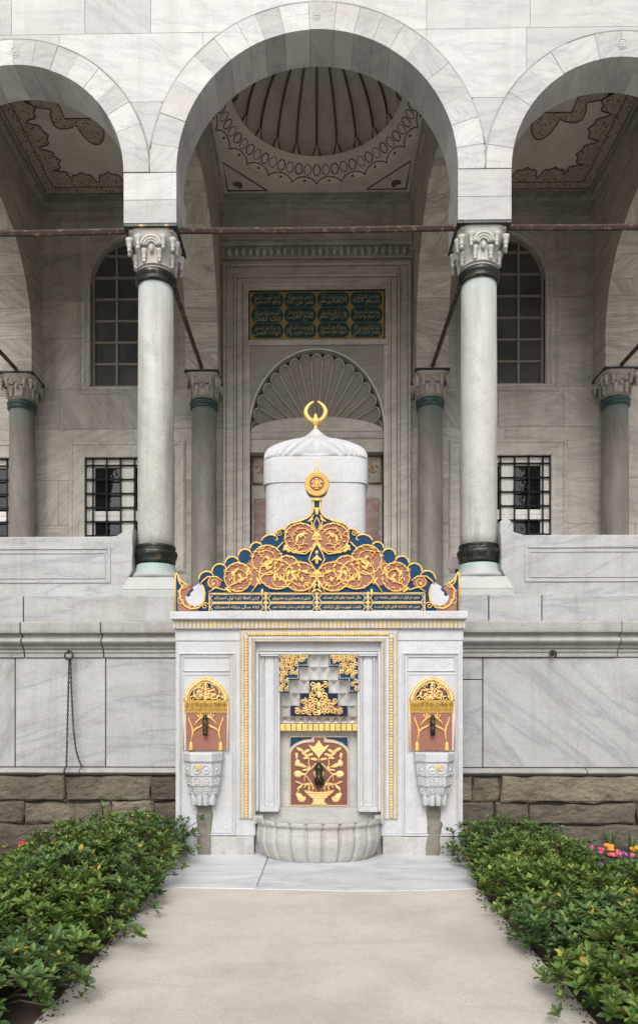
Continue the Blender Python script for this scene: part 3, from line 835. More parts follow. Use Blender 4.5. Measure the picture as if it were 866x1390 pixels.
# ---- columns
def column(xc, yc, rear=False):
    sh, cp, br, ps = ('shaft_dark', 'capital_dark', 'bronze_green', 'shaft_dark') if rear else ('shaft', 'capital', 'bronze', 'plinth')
    m = MB(); m.smooth = True; m.tone(.5)
    zt = 6.62 if not rear else 6.68
    m.lathe([(.213, 3.4), (.216, 3.6), (.214, 5.0), (.206, zt)], seg=40)
    col = m.build('column', M[sh], lib)
    col.location = (xc, yc, 0)
    m = MB(); m.smooth = True; m.tone(.5)
    dz = .06 if rear else 0
    m.lathe([(.20, 6.575+dz), (.232, 6.585+dz), (.240, 6.61+dz), (.230, 6.632+dz), (.222, 6.638+dz), (.232, 6.648+dz), (.246, 6.675+dz), (.242, 6.70+dz), (.222, 6.722+dz), (.212, 6.726+dz), (.2, 6.74+dz)], seg=40)
    m.build('bronze_collar', M[br], col)
    m = MB(); m.tone(.5)
    z0, z1 = 6.73+dz, (7.13 if not rear else 7.18)
    H = z1-z0
    # bell that passes from round to square
    def bell(u, v):
        a = 2*PI*u; sq = .285/max(abs(math.cos(a)), abs(math.sin(a))); rd = .207+.04*v**2
        t = max(0, v-.25)/.75; t = t**1.6
        r = rd*(1-t)+min(sq, .345)*t
        return (r*math.cos(a), r*math.sin(a), z0+H*v)
    m.smooth = True; m.grid(bell, 48, 10)
    m.smooth = False; m.box(-.26, .26, -.26, .26, z1-.03, z1-.001)
    m.smooth = True
    def sqr(aa, h=.30, mx=.385): return min(h/max(abs(math.cos(aa)), abs(math.sin(aa)), 1e-6), mx)
    def drop(x, y, zz, s):
        m.tone(.5+.3*R.random())
        m.lathe([(.0, -.078), (.019, -.074), (.024, -.058), (.019, -.044), (.016, -.036), (.027, -.026), (.027, -.012), (.020, -.004), (.030, .010), (.030, .034), (.040, .050), (.042, .075)], (x, y, zz), 9, sx=s, sy=s)
    for k in range(8):                      # lower ring of drops
        aa = PI/8+k*PI/4; r = .235
        drop(r*math.cos(aa), r*math.sin(aa), z0+.115, 1.0)
    for k in range(8):                      # upper drops towards the corners
        aa = PI/4*k+(.19 if k % 2 else .0); 
    for cx4 in (PI/4, 3*PI/4, 5*PI/4, 7*PI/4):
        for off in (-.30, .30):
            aa = cx4+off; r = sqr(aa)*.93; drop(r*math.cos(aa), r*math.sin(aa), z0+.235, 1.0)
        r = .36; drop(r*math.cos(cx4), r*math.sin(cx4), z0+.215, 1.05)
    for k in range(4):                      # broad fluted arch on every face
        f = k*PI/2
        for rr_, y_, th_ in ((.115, .268, .020), (.085, .262, .016), (.058, .256, .013)):
            pts = []
            for j in range(11):
                t = PI*j/10; u_ = rr_*math.cos(t); w_ = z0+.215+rr_*.95*math.sin(t)
                pts.append((y_*math.cos(f)-u_*math.sin(f), y_*math.sin(f)+u_*math.cos(f), w_))
            m.tone(.6); m.tube(pts, th_, 6, ref=(math.cos(f), math.sin(f), 0))
        m.tone(.5); m.blob((.245*math.cos(f), .245*math.sin(f), z0+.19), (.03, .03, .05))
    m.tone(.4); m.tube([(.222*math.cos(2*PI*j/32), .222*math.sin(2*PI*j/32), z0+.035) for j in range(32)], .010, 6, True, ref=(0, 0, 1))
    cpo = m.build('capital', M[cp], col)
    m = MB(); m.tone(.5)
    m.box(-.315 if not rear else -.29, .315 if not rear else .29, -.315 if not rear else -.29, .315 if not rear else .29, z1, z1+(.036 if not rear else .04))
    m.build('abacus', M['bronze'] if not rear else M['iron'], col, bev=.006)
    m = MB(); m.smooth = True; m.tone(.5)
    m.lathe([(.2, 3.235), (.225, 3.24), (.238, 3.28), (.232, 3.30), (.252, 3.335), (.262, 3.375), (.252, 3.405), (.232, 3.42), (.228, 3.43), (.240, 3.445), (.238, 3.468), (.215, 3.475), (.2, 3.476)], seg=40)
    m.build('bronze_base_ring', M[br], col)
    m = MB(); m.smooth = True; m.tone(.6)
    m.lathe([(.18, 3.06), (.275, 3.062), (.292, 3.085), (.292, 3.105), (.27, 3.13), (.248, 3.15), (.238, 3.2), (.225, 3.245), (.2, 3.25)], seg=40)
    m.smooth = False
    m.frustum(0, 0, 2.905, 3.064, .335, .335, .265, .265); m.box(-.34, .34, -.34, .34, FLOOR+.002, 2.9035)
    m.build('plinth', M[ps], col, bev=.01)
    return col
fc = column(-CI, 0)
for x in (CI, -CO, CO): copy_tree(fc, lib, (x, 0, 0))
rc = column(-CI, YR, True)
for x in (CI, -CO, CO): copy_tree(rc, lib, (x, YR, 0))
# ---- tie rods
def rod(a, b):
    m = MB(); m.tone()
    m.tube([Vector(a).lerp(Vector(b), k/12)+Vector((0, 0, -.012*math.sin(PI*k/12))) for k in range(13)], .034, 6, ref=(0,0,1) if a[1] == b[1] else (1,0,0))
    return m.build('tie_rod', M['rust'], lib)
zr = 7.215
for a, b in ((-CO+.31, -CI-.308), (-CI+.308, CI-.308), (CI+.308, CO-.31)): rod((a, -.1, zr), (b, -.1, zr))
for x in (-CO, -CI, CI, CO): rod((x, .31, 7.26), (x, 3.53, 7.26))

# ---- floor, parapets
mb = MB()
for k in range(9):
    mb.tone(); mb.box(-7+14*k/9+.003, -7+14*(k+1)/9-.003, .05, YW-.003, FLOOR-.2, FLOOR)
mb.build('porch_floor', M['paving'], lib)
def parapet(s):
    m = MB(); m.tone(.7)
    y0, y1 = -.22, .02
    zt = 3.55
    if s < 0:
        prof = [(-4.74, FLOOR), (-2.285, FLOOR), (-2.235, 2.93), (-2.215, 3.06), (-2.17, 3.14), (-2.16, 3.4), (-2.165, 3.50), (-2.155, 3.655), (-2.20, 3.64), (-2.28, 3.60), (-2.36, 3.555), (-2.42, zt), (-4.74, zt)]
    else:
        prof = [(4.74, FLOOR), (2.27, FLOOR), (2.22, 2.95), (2.19, 3.07), (2.15, 3.16), (2.145, 3.5), (2.135, 3.60), (2.14, 3.70), (2.17, 3.745), (2.22, 3.745), (2.265, 3.715), (2.26, 3.665), (2.235, 3.63), (2.30, 3.585), (2.42, zt), (4.74, zt)]
    m.prism(prof, y0, y1)
    p = m.build('parapet', M['podium'], lib, bev=.012)
    m = MB(); m.tone(.7)
    a, b = sorted((s*2.42, s*4.72))
    frame_rect(m, a, b, 3.0, 3.43, y0, .035, .014); frame_rect(m, a+.06, b-.06, 3.05, 3.36, y0, .016, .010)
    m.build('parapet_moulding', M['podium'], p, bev=.005, bseg=1)
parapet(-1); parapet(1)

# ---- podium
mb = MB()
xs = [-7, -5.2, -3.36, -1.62, -1.0, 1.0, 1.62, 1.95, 2.55, 4.6, 7]
for a, b in zip(xs, xs[1:]):
    mb.tone(.35+.5*R.random()); mb.box(a+.005, b-.005, -.45+R.uniform(-.008, .008), .2, 2.50, FLOOR)
podium = mb.build('podium', M['podium'], lib, bev=.01)
mb = MB()
prof = [(-.30, 2.10), (-.575, 2.10), (-.575, 2.15), (-.59, 2.155), (-.59, 2.19), (-.615, 2.20), (-.618, 2.215)]
prof += [(-.625-.06*math.sin(PI*t/8), 2.225+.105*t/8) for t in range(9)]
prof += [(-.63, 2.345), (-.66, 2.36), (-.695, 2.365), (-.70, 2.40), (-.70, 2.475), (-.685, 2.495), (-.30, 2.497)]
cx_s = [-7, -5.6, -4.3, -3.3, -2.40, -1.4, 0, 1.5, 3.35, 5.2, 7]
for a, b in zip(cx_s, cx_s[1:]):
    mb.tone(); dy = R.uniform(-.012, .012)
    mb.extrude_x([(y+dy, z) for y, z in prof], a+.006, b-.006)
mb.build('podium_cornice', M['cornice'], podium, bev=.008)
def panel(x0, x1, z0, z1, t, g=None):
    m = MB(); m.tone(t, g); m.box(x0+.006, x1-.006, -.55, -.2, z0+.005, z1-.005)
    return m.build('wall_slab', M['podium'], podium, bev=.006)
PZ0, PZ1 = .862, 2.10
for x0, x1, t in ((-7, -5.3, .5), (-5.3, -3.415, .25), (-3.415, -2.385, .7), (-2.385, -1.30, .45)): panel(x0, x1, PZ0, PZ1, t)
panel(1.30, 1.86, 1.85, PZ1, .6); panel(1.30, 1.86, PZ0, 1.85, .5); panel(1.86, 5.0, PZ0, PZ1, .5, .06); panel(5.0, 7, PZ0, PZ1, .7)
tor = [(-.2, .77), (-.55, .772)]+[(-.57-.06*math.sin(PI*k/8), .775+.078*k/8) for k in range(9)]+[(-.55, .857), (-.2, .858)]
for part in (((-7, -4.2), (-4.2, -2.66), (-2.66, -1.3)), ((1.55, 3.0), (3.0, 4.4), (4.4, 7))):
    mb = MB()
    for a, b in part: mb.tone(); mb.extrude_x(tor, a+.004, b-.004)
    mb.build('torus_moulding', M['cornice'], podium, bev=.004, bseg=1)
def course(zlo, zhi, xs, off=0):
    for k, (a, b) in enumerate(zip(xs, xs[1:])):
        mb.tone(); tp_, bt_ = R.uniform(-.012, .006), R.uniform(-.006, .012)
        mb.rough_block(a+.007, b-.007, zlo+.005+bt_, zhi-.005+tp_, -.595+R.uniform(-.025, .025)+off, -.25, .017, .018, R.randint(0, 999))
for side in (0, 1):
    mb = MB()
    if side == 0:
        course(.475, .768, [-7, -5.6, -4.3, -2.83, -1.86, -1.2]); course(.22, .475, [-7, -5.0, -3.98, -3.30, -2.72, -2.42, -2.32, -1.83, -1.2]); course(-.12, .22, [-7, -4.9, -3.6, -2.9, -2.1, -1.2], -.05)
    else:
        course(.475, .768, [1.2, 1.75, 2.05, 4.9, 7]); course(.22, .475, [1.2, 1.98, 2.38, 3.55, 5.2, 7]); course(-.12, .22, [1.2, 1.8, 2.7, 3.9, 5.2, 7], -.05)
    mb.build('rubble_base', M['rubble'], podium)
mb = MB(); mb.tone(.3); mb.box(-7, 7, -.52, .1, -.1, .765); mb.box(-7, 7, -.53, .1, .766, 2.495)
mb.build('podium_core', M['mortar'], podium)
# ================================================================== FOUNTAIN
YF = -1.15
def fx(p, Y=YF): return X(p, Y)
def fz(p, Y=YF): return Z(p, Y)
FC = fx(432.5)
ftn = thing('wall_fountain', 'white marble wall fountain with gilded red and blue pediment, projecting from the podium', 'fountain', (FC, YF, 0))
ftn.location = (0, 0, 0)
def mir(px, c=432.5): return 2*c-px

m = MB()
XL, XR = fx(238), fx(627.5); NL, NR = fx(347), fx(517)
NT, NB = fz(871), fz(1102)
zc = fz(870)
m.tone(.5); m.box(XL, NL, YF, -.50, fz(1135), fz(870)-.002)
m.tone(.6); m.box(NR, XR, YF, -.50, fz(1135), fz(870)-.002)
m.tone(.7); m.box(XL-.004, XR+.004, YF-.008, -.50, fz(870), fz(842)-.002)
m.tone(.3); m.box(fx(345)+.002, fx(519)-.002, YF+.12, -.50, -.03, NB)
body = m.build('fountain_body', M['fountain'], ftn, bev=.008)
m = MB(); m.tone(.6)
m.box(fx(232.5), fx(632), YF-.10, -.48, fz(842), fz(831)); 
slab = m.build('cornice_slab', M['fountain'], ftn, bev=.012)
m = MB(); m.tone(.5); m.box(fx(236), fx(629), YF-.05, YF+.02, fz(853.5), fz(842)-.001)
dent = m.build('cornice_band', M['fountain'], ftn)
m = MB()
n = 70
for k in range(n):
    a = fx(237)+(fx(628)-fx(237))*(k+.22)/n; m.tone(); m.box(a, a+.018, YF-.056, YF-.049, fz(852.5), fz(843.5))
m.build('gilt_dentils', M['ochre'], dent)

m = MB()
m.tone(.45); m.box(XL-.008, fx(345), YF-.014, -.50, -.03, fz(1135)-.002)
m.build('fountain_plinth', M['fountain_base'], ftn, bev=.01)
m = MB(); m.tone(.45); m.box(fx(519), XR+.008, YF-.014, -.50, -.03, fz(1135)-.002)
m.build('fountain_plinth', M['fountain_base'], ftn, bev=.01)
# panel beads either side
def bead(x0, x1, z0, z1, w=.012, t=.009): frame_rect(m, x0, x1, z0, z1, YF, w, t)
for s in (0, 1):
    m = MB(); m.tone(.8)
    q = (lambda p: p) if s == 0 else mir
    def R2(a, b, t, bt, w=.012, th=.009):
        x0, x1 = sorted((fx(q(a)), fx(q(b)))); bead(x0, x1, fz(bt), fz(t), w, th)
    R2(242.5, 319.5, 886, 1134, .016, .020); R2(245.5, 316.5, 889, 1131, .010, .010)
    R2(248, 313, 891, 911.5, .012, .014); R2(248, 313, 915, 1131.5 if False else 1022, .010, .008)
    m.build('panel_moulding', M['fountain'], body, bev=.003, bseg=1)

# gilded frame round the niche
m = MB(); m.tone(.75)
tf = m
for (a, b, th) in ((325.5, 331, .012), (331, 338, .004), (338, 342, .014), (342, 346.5, .006)):
    x0, x1 = fx(a)+.001, fx(b)-.001
    X0, X1 = fx(mir(b))+.001, fx(mir(a))-.001
    zt = fz(854.5+(a-325.5)*.75)
    m.box(x0, x1, YF-.014-th, YF+.01, fz(1111), zt); m.box(X0, X1, YF-.014-th, YF+.01, fz(1111), zt)
    m.box(x1, X0, YF-.014-th, YF+.01, zt-(x1-x0), zt)
gfr = m.build('niche_frame', M['fountain'], ftn, bev=.003, bseg=1)
y = YF-.028
def rope(p0, p1, w, step):
    L = math.hypot(p1[0]-p0[0], p1[1]-p0[1]); n = int(L/step); dx, dz = (p1[0]-p0[0])/L, (p1[1]-p0[1])/L
    for k in range(n):
        t = (k+.5)*step; cx, cz = p0[0]+dx*t, p0[1]+dz*t
        m.tone()
        m.blob((cx, y, cz), (w, .014, step*.62), Matrix.Rotation((.75 if abs(dz) > .5 else .75+PI/2), 3, 'Y'), 7, 4)
for side in ('l', 'r', 't'):
    m = MB(); m.smooth = True
    a = 334.5
    if side == 't': rope((fx(a+2), fz(861.5)), (fx(mir(a+2)), fz(861.5)), .020, .030)
    else:
        s = a if side == 'l' else mir(a); rope((fx(s), fz(1110)), (fx(s), fz(864)), .021, .030)
    m.build('gilt_rope', M['gold'], gfr)
    for a, step in ((327.5, .022), (344.5, .026)):
        m = MB()
        top = 855.5 if a < 330 else 870
        if side == 't':
            x = fx(a)+.015
            while x < fx(mir(a))-.03:
                m.tone(); m.box(x, x+step*.5, y-.004, y+.012, fz(top)-.008, fz(top)+.006); x += step
        else:
            s = a if side == 'l' else mir(a); z = fz(1110)
            while z < fz(top):
                m.tone(); m.box(fx(s)-.009, fx(s)+.009, y-.004, y+.012, z, z+step*.5); z += step
        m.build('gilt_beading', M['ochre'], gfr)

# recess: reveals, colonnettes, inner alcove
Y2 = YF+.07; Y3 = YF+.22
AX0, AX1 = fx(380, Y2), fx(485, Y2)
m = MB(); m.tone(.6)
m.box(NL-.01, AX0, Y2, -.5, NB, NT-.10); m.box(AX1, NR+.01, Y2, -.5, NB, NT-.10)
m.tone(.7); m.box(NL-.01, NR+.01, Y2-.01, -.5, NT-.098, NT+.01)
for k, (e, t) in enumerate(((0, .045), (.022, .03))):
    m.box(NL, NL+.03, Y2-t, Y2+.01, NB, NT-.10-e); m.box(NR-.03, NR, Y2-t, Y2+.01, NB, NT-.10-e)
m.box(NL+.03, NR-.03, Y2-.03, Y2-.009, NT-.13, NT-.105)
alc = m.build('niche_surround', M['fountain'], ftn, bev=.006)
for px in (365.5, mir(365.5)):
    m = MB(); m.smooth = True; m.tone(.6)
    for dx, r in ((-.068, .015), (.068, .015)):
        m.lathe([(r*.8, NB+.0), (r*1.25, NB+.05), (r*1.3, NB+.06), (r, NB+.075), (r, NT-.20), (r*1.3, NT-.19), (r*1.3, NT-.16), (r, NT-.148)], (fx(px)+dx, Y2-.004, 0), 14)
    m.smooth = False; m.box(fx(px)-.045, fx(px)+.045, Y2-.016, Y2+.01, NB+.051, NT-.15); m.box(fx(px)-.03, fx(px)+.03, Y2-.022, Y2+.01, NB+.10, NT-.22)
    m.smooth = False; m.box(fx(px)-.095, fx(px)+.095, Y2-.055, Y2+.01, NT-.149, NT-.135); m.box(fx(px)-.10, fx(px)+.10, Y2-.058, Y2+.01, NB, NB+.05)
    m.build('colonnette', M['fountain'], alc)
m = MB(); m.tone(.5); m.box(AX0-.01, AX1+.01, Y3, -.48, fz(1101), NT-.09)
back = m.build('niche_back', M['niche'], ftn)
m = MB(); m.tone(.2); m.box(AX0+.002, AX1-.002, Y3-.03, Y3+.01, fz(1099.5, Y3), fz(1096.5, Y3))
m.build('ledge', M['niche'], back, bev=.004)

# stalactite hood: crop1 grid units -> px
def c1(x, yy): return (370+x/6.93, 875+yy/6.93)
Yh = Y2+.012
def hp(x, yy, Y=Yh): 
    p = c1(x, yy); return (fx(p[0], Yh), Y, fz(p[1], Yh))
m = MB()
CXc = 435
tiers = [(90, 210, 94, 1), (210, 330, 185, 2), (330, 455, 278, 3), (455, 575, 362, 4), (575, 672, 362, 4)]
holes = [0, 0, 84, 172, 268]
for ti, (ya, yb, hw, n) in enumerate(tiers):
    nn = n*2; cw = 2*hw/nn
    for k in range(nn):
        xa = CXc-hw+cw*k; xb = xa+cw; xm = (xa+xb)/2
        hole = holes[ti]
        if CXc-hole-1 < xm < CXc+hole+1: continue
        yo = Y2+.012+.026*ti
        m.tone(.5+.4*R.random())
        c_lo = hp(xm + (cw*.30 if k % 2 else -cw*.30), yb, yo+.09)
        TL, TR = hp(xa, ya, yo), hp(xb, ya, yo); BL, BR = hp(xa, yb, yo+.03), hp(xb, yb, yo+.03)
        MM = hp(xm, ya+(yb-ya)*.35, yo+.055)
        m.add([TL, TR, BR, BL, MM, hp(xm, yb, yo+.06)], [(0, 1, 4), (1, 2, 4), (2, 5, 4), (5, 3, 4), (3, 0, 4)])
for k in range(9):
    xa = 68+ (800-68)*k/9; xb = 68+(800-68)*(k+1)/9; xm = (xa+xb)/2
    yo = Y2+.06
    m.tone(.5+.4*R.random())
    m.add([hp(xa, 676, yo), hp(xb, 676, yo), hp(xb, 742, yo+.05), hp(xa, 742, yo+.05), hp(xm, 690, yo+.09), hp(xm, 742, yo+.0)],
          [(0, 1, 4), (1, 2, 4), (2, 5, 4), (5, 3, 4), (3, 0, 4)])
hood = m.build('stalactite_hood', M['hood'], ftn, recalc=False)
# gold-and-navy fields: flat carved fields with raised gilt scrollwork
def polyP(pts, fn): return [(fn(x, yy)[0], fn(x, yy)[2]) for x, yy in pts]
def leaf(mb, c, ln, wd, ang, y, th=.012):
    sm = mb.smooth; mb.smooth = False
    mb.blob((c[0], y, c[1]), (wd, th, ln), Matrix.Rotation(ang, 3, 'Y'), 6, 4); mb.smooth = sm
def scroll(mb, c, r0, a0, turns, y, rt, shrink=.22, n=22, leaves=0, lw=.5, bud=.2):
    pts = []
    for k in range(n+1):
        t = k/n; a = a0+2*PI*turns*t; r = r0*(1-(1-shrink)*t)
        pts.append((c[0]+r*math.cos(a), y-.003*t, c[1]+r*math.sin(a)))
    mb.tube(pts, [rt*(1-.35*k/n) for k in range(n+1)], 5)
    for k in range(leaves):
        t = (k+.7)/leaves; i = min(n, int(t*n)); p = pts[i]; a = a0+2*PI*turns*t
        leaf(mb, (p[0], p[2]), r0*lw*.5, r0*lw*.22, -a+(.7 if k % 2 else -.9), y-.004)
    leaf(mb, (pts[-1][0], pts[-1][2]), min(r0*.3, .03)*bud/.2, min(r0*.2, .018)*bud/.2, a0, y-.004, .010)

def inside(p, poly):
    x, y = p; c = False
    for (x1, y1), (x2, y2) in zip(poly, poly[1:]+poly[:1]):
        if (y1 > y) != (y2 > y) and x < (x2-x1)*(y-y1)/(y2-y1)+x1: c = not c
    return c
def gilt_fill(mb, poly, fn, pitch, un, y, rt, sym=None, inset=.55):
    # carved arabesque: interlocking scrolls with leaves, filling a field
    xs_f = [p[0] for p in poly]; ys_f = [p[1] for p in poly]
    row = 0; yy = min(ys_f)+pitch*inset
    while yy < max(ys_f)-pitch*.3:
        x = (sym if sym is not None else min(xs_f)+pitch*inset)+(pitch*.5 if (row % 2 and sym is not None) else (pitch*.35 if row % 2 else 0))
        while x < max(xs_f):
            if all(inside((x+dx*pitch*.42, yy+dy*pitch*.42), poly) for dx in (-1, 1) for dy in (-1, 1)):
                for sg in ((1, -1) if sym is not None and x > sym+1 else (1,)):
                    xx = x if sg > 0 else 2*sym-x
                    p = fn(xx, yy); mb.tone(R.uniform(.3, 1))
                    a0 = R.uniform(0, 6.28); 
                    scroll(mb, (p[0], p[2]), pitch*.56*un, a0 if sg > 0 else PI-a0, 1.15*sg*(1 if row % 2 else -1), y, rt, .25, 16, 5, .62, .3)
            x += pitch
        yy += pitch*.86; row += 1
m = MB(); m.tone(.5)
tri = [(170, 672), (170, 575), (265, 575), (265, 460), (360, 460), (360, 348), (520, 348), (520, 460), (610, 460), (610, 575), (705, 575), (705, 672)]
ya_ = Y2+.03
m.prism(polyP(tri, hp), ya_, Y3+.01)
tp = m.build('stepped_panel', M['navy'], ftn)
m = MB(); m.tone(.5)
for cx, cyy, r in ((345, 575, 62), (525, 575, 62), (250, 620, 45), (620, 620, 45), (437, 395, 30)):
    a, _, b = hp(cx, cyy); r_ = r/6.93*.0078
    m.prism([(a+r_*math.cos(2*PI*k/16), b+r_*math.sin(2*PI*k/16)) for k in range(16)], ya_-.004, ya_+.002)
m.build('maroon_field', M['maroon'], tp)
m = MB(); m.smooth = True
u = .0078/6.93
gilt_fill(m, tri, hp, 58, u, ya_-.008, .008, CXc)
for yy in (385, 470, 560, 640):
    p = hp(437, yy); leaf(m, (p[0], p[2]), 30*u, 16*u, 0, ya_-.012)
m.build('gilt_scrollwork', M['gold_pale'], tp)
L1 = [(62, 88), (332, 88), (332, 196), (240, 196), (240, 318), (150, 318), (150, 438), (62, 438)]
for s in (0, 1):
    pts = L1 if s == 0 else [(2*CXc-x, yy) for x, yy in L1]
    m = MB(); m.tone(.5); m.prism(polyP(pts, hp), Y2-.012, Y2+.03)
    sp = m.build('corner_panel', M['blue'], ftn)
    m = MB(); m.tone(.8)
    inner = polyP(pts, hp)
    m.tube([(x, Y2-.012, z) for x, z in inner], .007, 4, True); m.build('panel_edge', M['fountain'], sp)
    m = MB(); m.smooth = True
    gilt_fill(m, pts, hp, 44, u, Y2-.018, .0075)
    m.build('gilt_scrollwork', M['gold_pale'], sp)
# gilt fringe under the hood
m = MB()
for k in range(14):
    a = hp(68+732*k/14+3, 748); b = hp(68+732*(k+1)/14-3, 812)
    m.tone(); m.box(a[0], b[0], Y2+.03-.012*(k % 2), Y2+.1, b[2], a[2])
m.build('gilt_fringe', M['gold'], hood, bev=.004)

# red panel with the vase of flowers; crop2 units
def c2(x, yy): return (370+x/6.66, 980+yy/6.66)
def vp(x, yy, Y=Y3):
    p = c2(x, yy); return (fx(p[0], Y3), Y, fz(p[1], Y3))
u2 = .0079/6.66
m = MB(); m.tone(.5)
cc = 420
m.box(vp(152, 0)[0], vp(690, 0)[0], Y3-.03, Y3+.01, vp(0, 768)[2], vp(0, 128)[2])
fp = m.build('flower_panel', M['niche'], ftn, bev=.006)
arch = [(162, 750), (162, 300)]+[(162+ (330-162)*(1-math.cos(PI/2*k/10)), 300-120*math.sin(PI/2*k/10)) for k in range(1, 11)]+[(375, 178), (375, 136)]
arch = arch+[(2*cc-x, yy) for x, yy in arch[::-1]]
ar2 = [(p[0], p[2]) for p in (vp(x, yy) for x, yy in arch)]
m = MB(); m.tone(.5); m.prism(ar2, Y3-.034, Y3-.02); m.build('maroon_field', M['maroon'], fp)
m = MB(); m.tone(.5)
for s in (0, 1):
    q = [(165, 225), (165, 138), (355, 138), (352, 152), (280, 160), (215, 185)]
    if s: q = [(2*cc-x, yy) for x, yy in q]
    m.prism([(p[0], p[2]) for p in (vp(x, yy) for x, yy in q)], Y3-.034, Y3-.02)
m.build('blue_corner', M['blue'], fp)
m = MB(); m.smooth = True; yv = Y3-.036
m.tone(.5); m.tube([(x, yv, z) for x, z in ar2], .006, 5, True)
for s in (0, 1):
    q = [(160, 232), (160, 133), (360, 133)]
    if s: q = [(2*cc-x, yy) for x, yy in q]
    m.tube([vp(x, yy, yv) for x, yy in q], .006, 5)
def flat(pts, th=.014):
    m.prism([(p[0], p[2]) for p in (vp(x, yy) for x, yy in pts)], yv-th, yv+.01)
m.smooth = False
flat([(285, 612), (330, 622), (420, 630), (510, 622), (558, 612), (530, 645), (470, 695), (470, 722), (497, 742), (343, 742), (368, 722), (368, 695), (310, 645)])
flat([(325, 205), (375, 222), (400, 190), (418, 160), (436, 190), (460, 222), (512, 205), (480, 250), (455, 275), (418, 322), (380, 275), (355, 250)])
m.smooth = True
for yy in (640, 660, 682):
    w = 120-(yy-640)*1.1
    m.tube([vp(420-w, yy, yv-.014), vp(420+w, yy, yv-.014)], .005, 5)
def LF(x, yy, ln, wd, deg):
    for s in (0, 1):
        xx = x if s == 0 else 2*418-x; a = math.radians(deg if s == 0 else -deg)
        p = vp(xx, yy); m.tone(); leaf(m, (p[0], p[2]), ln*u2, wd*u2, a, yv-.006, .014)
def ST(pts, r=.007):
    for s in (0, 1):
        m.tube([vp(x if s == 0 else 2*418-x, yy, yv-.004) for x, yy in pts], r, 5)
ST([(400, 620), (350, 545), (310, 490), (280, 470), (240, 470)]); ST([(395, 370), (350, 420), (310, 455), (290, 490), (290, 540)]); ST([(345, 420), (325, 380), (330, 330), (310, 290)])
ST([(340, 415), (290, 395), (240, 375), (215, 320), (210, 280)]); ST([(380, 600), (330, 555), (270, 560), (220, 545)]); ST([(275, 560), (240, 600), (225, 640), (250, 680)]); ST([(418, 380), (418, 320)])
for a in ((250, 250, 42, 17, -62), (310, 262, 34, 15, 60), (290, 290, 32, 14, -58), (340, 295, 32, 15, 70), (305, 322, 30, 15, 75), (225, 370, 34, 26, 15), (260, 390, 45, 20, -70), (222, 300, 28, 12, -10), (300, 430, 34, 10, 80),
          (230, 470, 40, 34, -80), (270, 470, 40, 14, 90), (245, 590, 34, 15, 50), (235, 545, 34, 9, -65), (300, 570, 30, 10, 30), (330, 575, 30, 9, -40), (250, 680, 46, 30, -25), (285, 695, 30, 18, 20), (225, 660, 26, 12, -20),
          (375, 335, 36, 15, 100), (330, 420, 30, 10, 30), (345, 560, 32, 9, -60), (380, 460, 26, 11, 10), (390, 500, 26, 12, 10), (330, 605, 22, 8, -10), (365, 600, 22, 8, 15)): LF(*a)
m.build('gilt_flowers', M['gold_pale'], fp)
def tap(name, x, z, y, parent, s=1.0):
    m = MB(); m.smooth = True; m.tone(.3)
    m.lathe([(.0, .10), (.022, .085), (.045, .055), (.05, .02), (.03, -.0), (.02, -.02), (.032, -.045), (.052, -.075), (.055, -.11), (.04, -.14), (.015, -.15)] [::-1], (x, y-.045, z), 14, sx=s, sy=s)
    m.tube([(x, y, z+.02), (x, y-.05, z+.02), (x, y-.11, z-.0), (x, y-.13, z-.06), (x, y-.125, z-.10)], [.022, .022, .024, .022, .018], 8, ref=(1, 0, 0))
    return m.build(name, M['bronze'], parent)
p = vp(420, 440); tap('tap', p[0], p[2]-.005, Y3-.03, ftn)

# big scalloped basin
m = MB(); m.smooth = True; m.tone(.5)
bcx = FC; a_, b_ = .655, .50; yb = YF-.0
ZR = .405
NL_ = 23
def bas(u, v):
    a = PI+PI*u
    prof = [(.90, .0), (.945, .03), (.985, .11), (1.0, .20), (.99, .28), (.965, .345), (.985, .355), (1.005, .37), (1.005, .40), (.99, ZR), (.90, ZR), (.87, ZR-.02), (.84, .12), (.0, .10)]
    k = v*(len(prof)-1); i = min(int(k), len(prof)-2); t = k-i
    r = prof[i][0]*(1-t)+prof[i+1][0]*t; z = prof[i][1]*(1-t)+prof[i+1][1]*t
    if i < 9:
        g = abs(math.sin(u*PI*NL_/2*1.0+0)); gg = 1-.075*(1-min(1, g*1.7))**1.6
        if z > .35: gg = .35+.65*gg
        r *= gg*.99
    return (bcx+a_*r*math.cos(a)*(1-.06*(1-min(1, z/.2))), yb+b_*r*math.sin(a)*(1-.06*(1-min(1, z/.2))), z-.01)
m.grid(bas, NL_*10, 26)
m.smooth = False
m.tone(.4)
m.box(bcx-a_*1.03, bcx-a_*.88, YF-.06, YF+.13, .335, ZR+.005); m.box(bcx+a_*.88, bcx+a_*1.03, YF-.06, YF+.13, .335, ZR+.005)
m.box(bcx-a_*.9, bcx+a_*.9, YF-.0, YF+.2, .05, .12)
m.build('basin', M['basin'], ftn, recalc=False)
m = MB(); m.tone(.3); m.box(AX0-.1, AX1+.1, YF+.10, YF+.3, .08, NB+.03); m.build('basin_backstone', M['niche'], ftn)

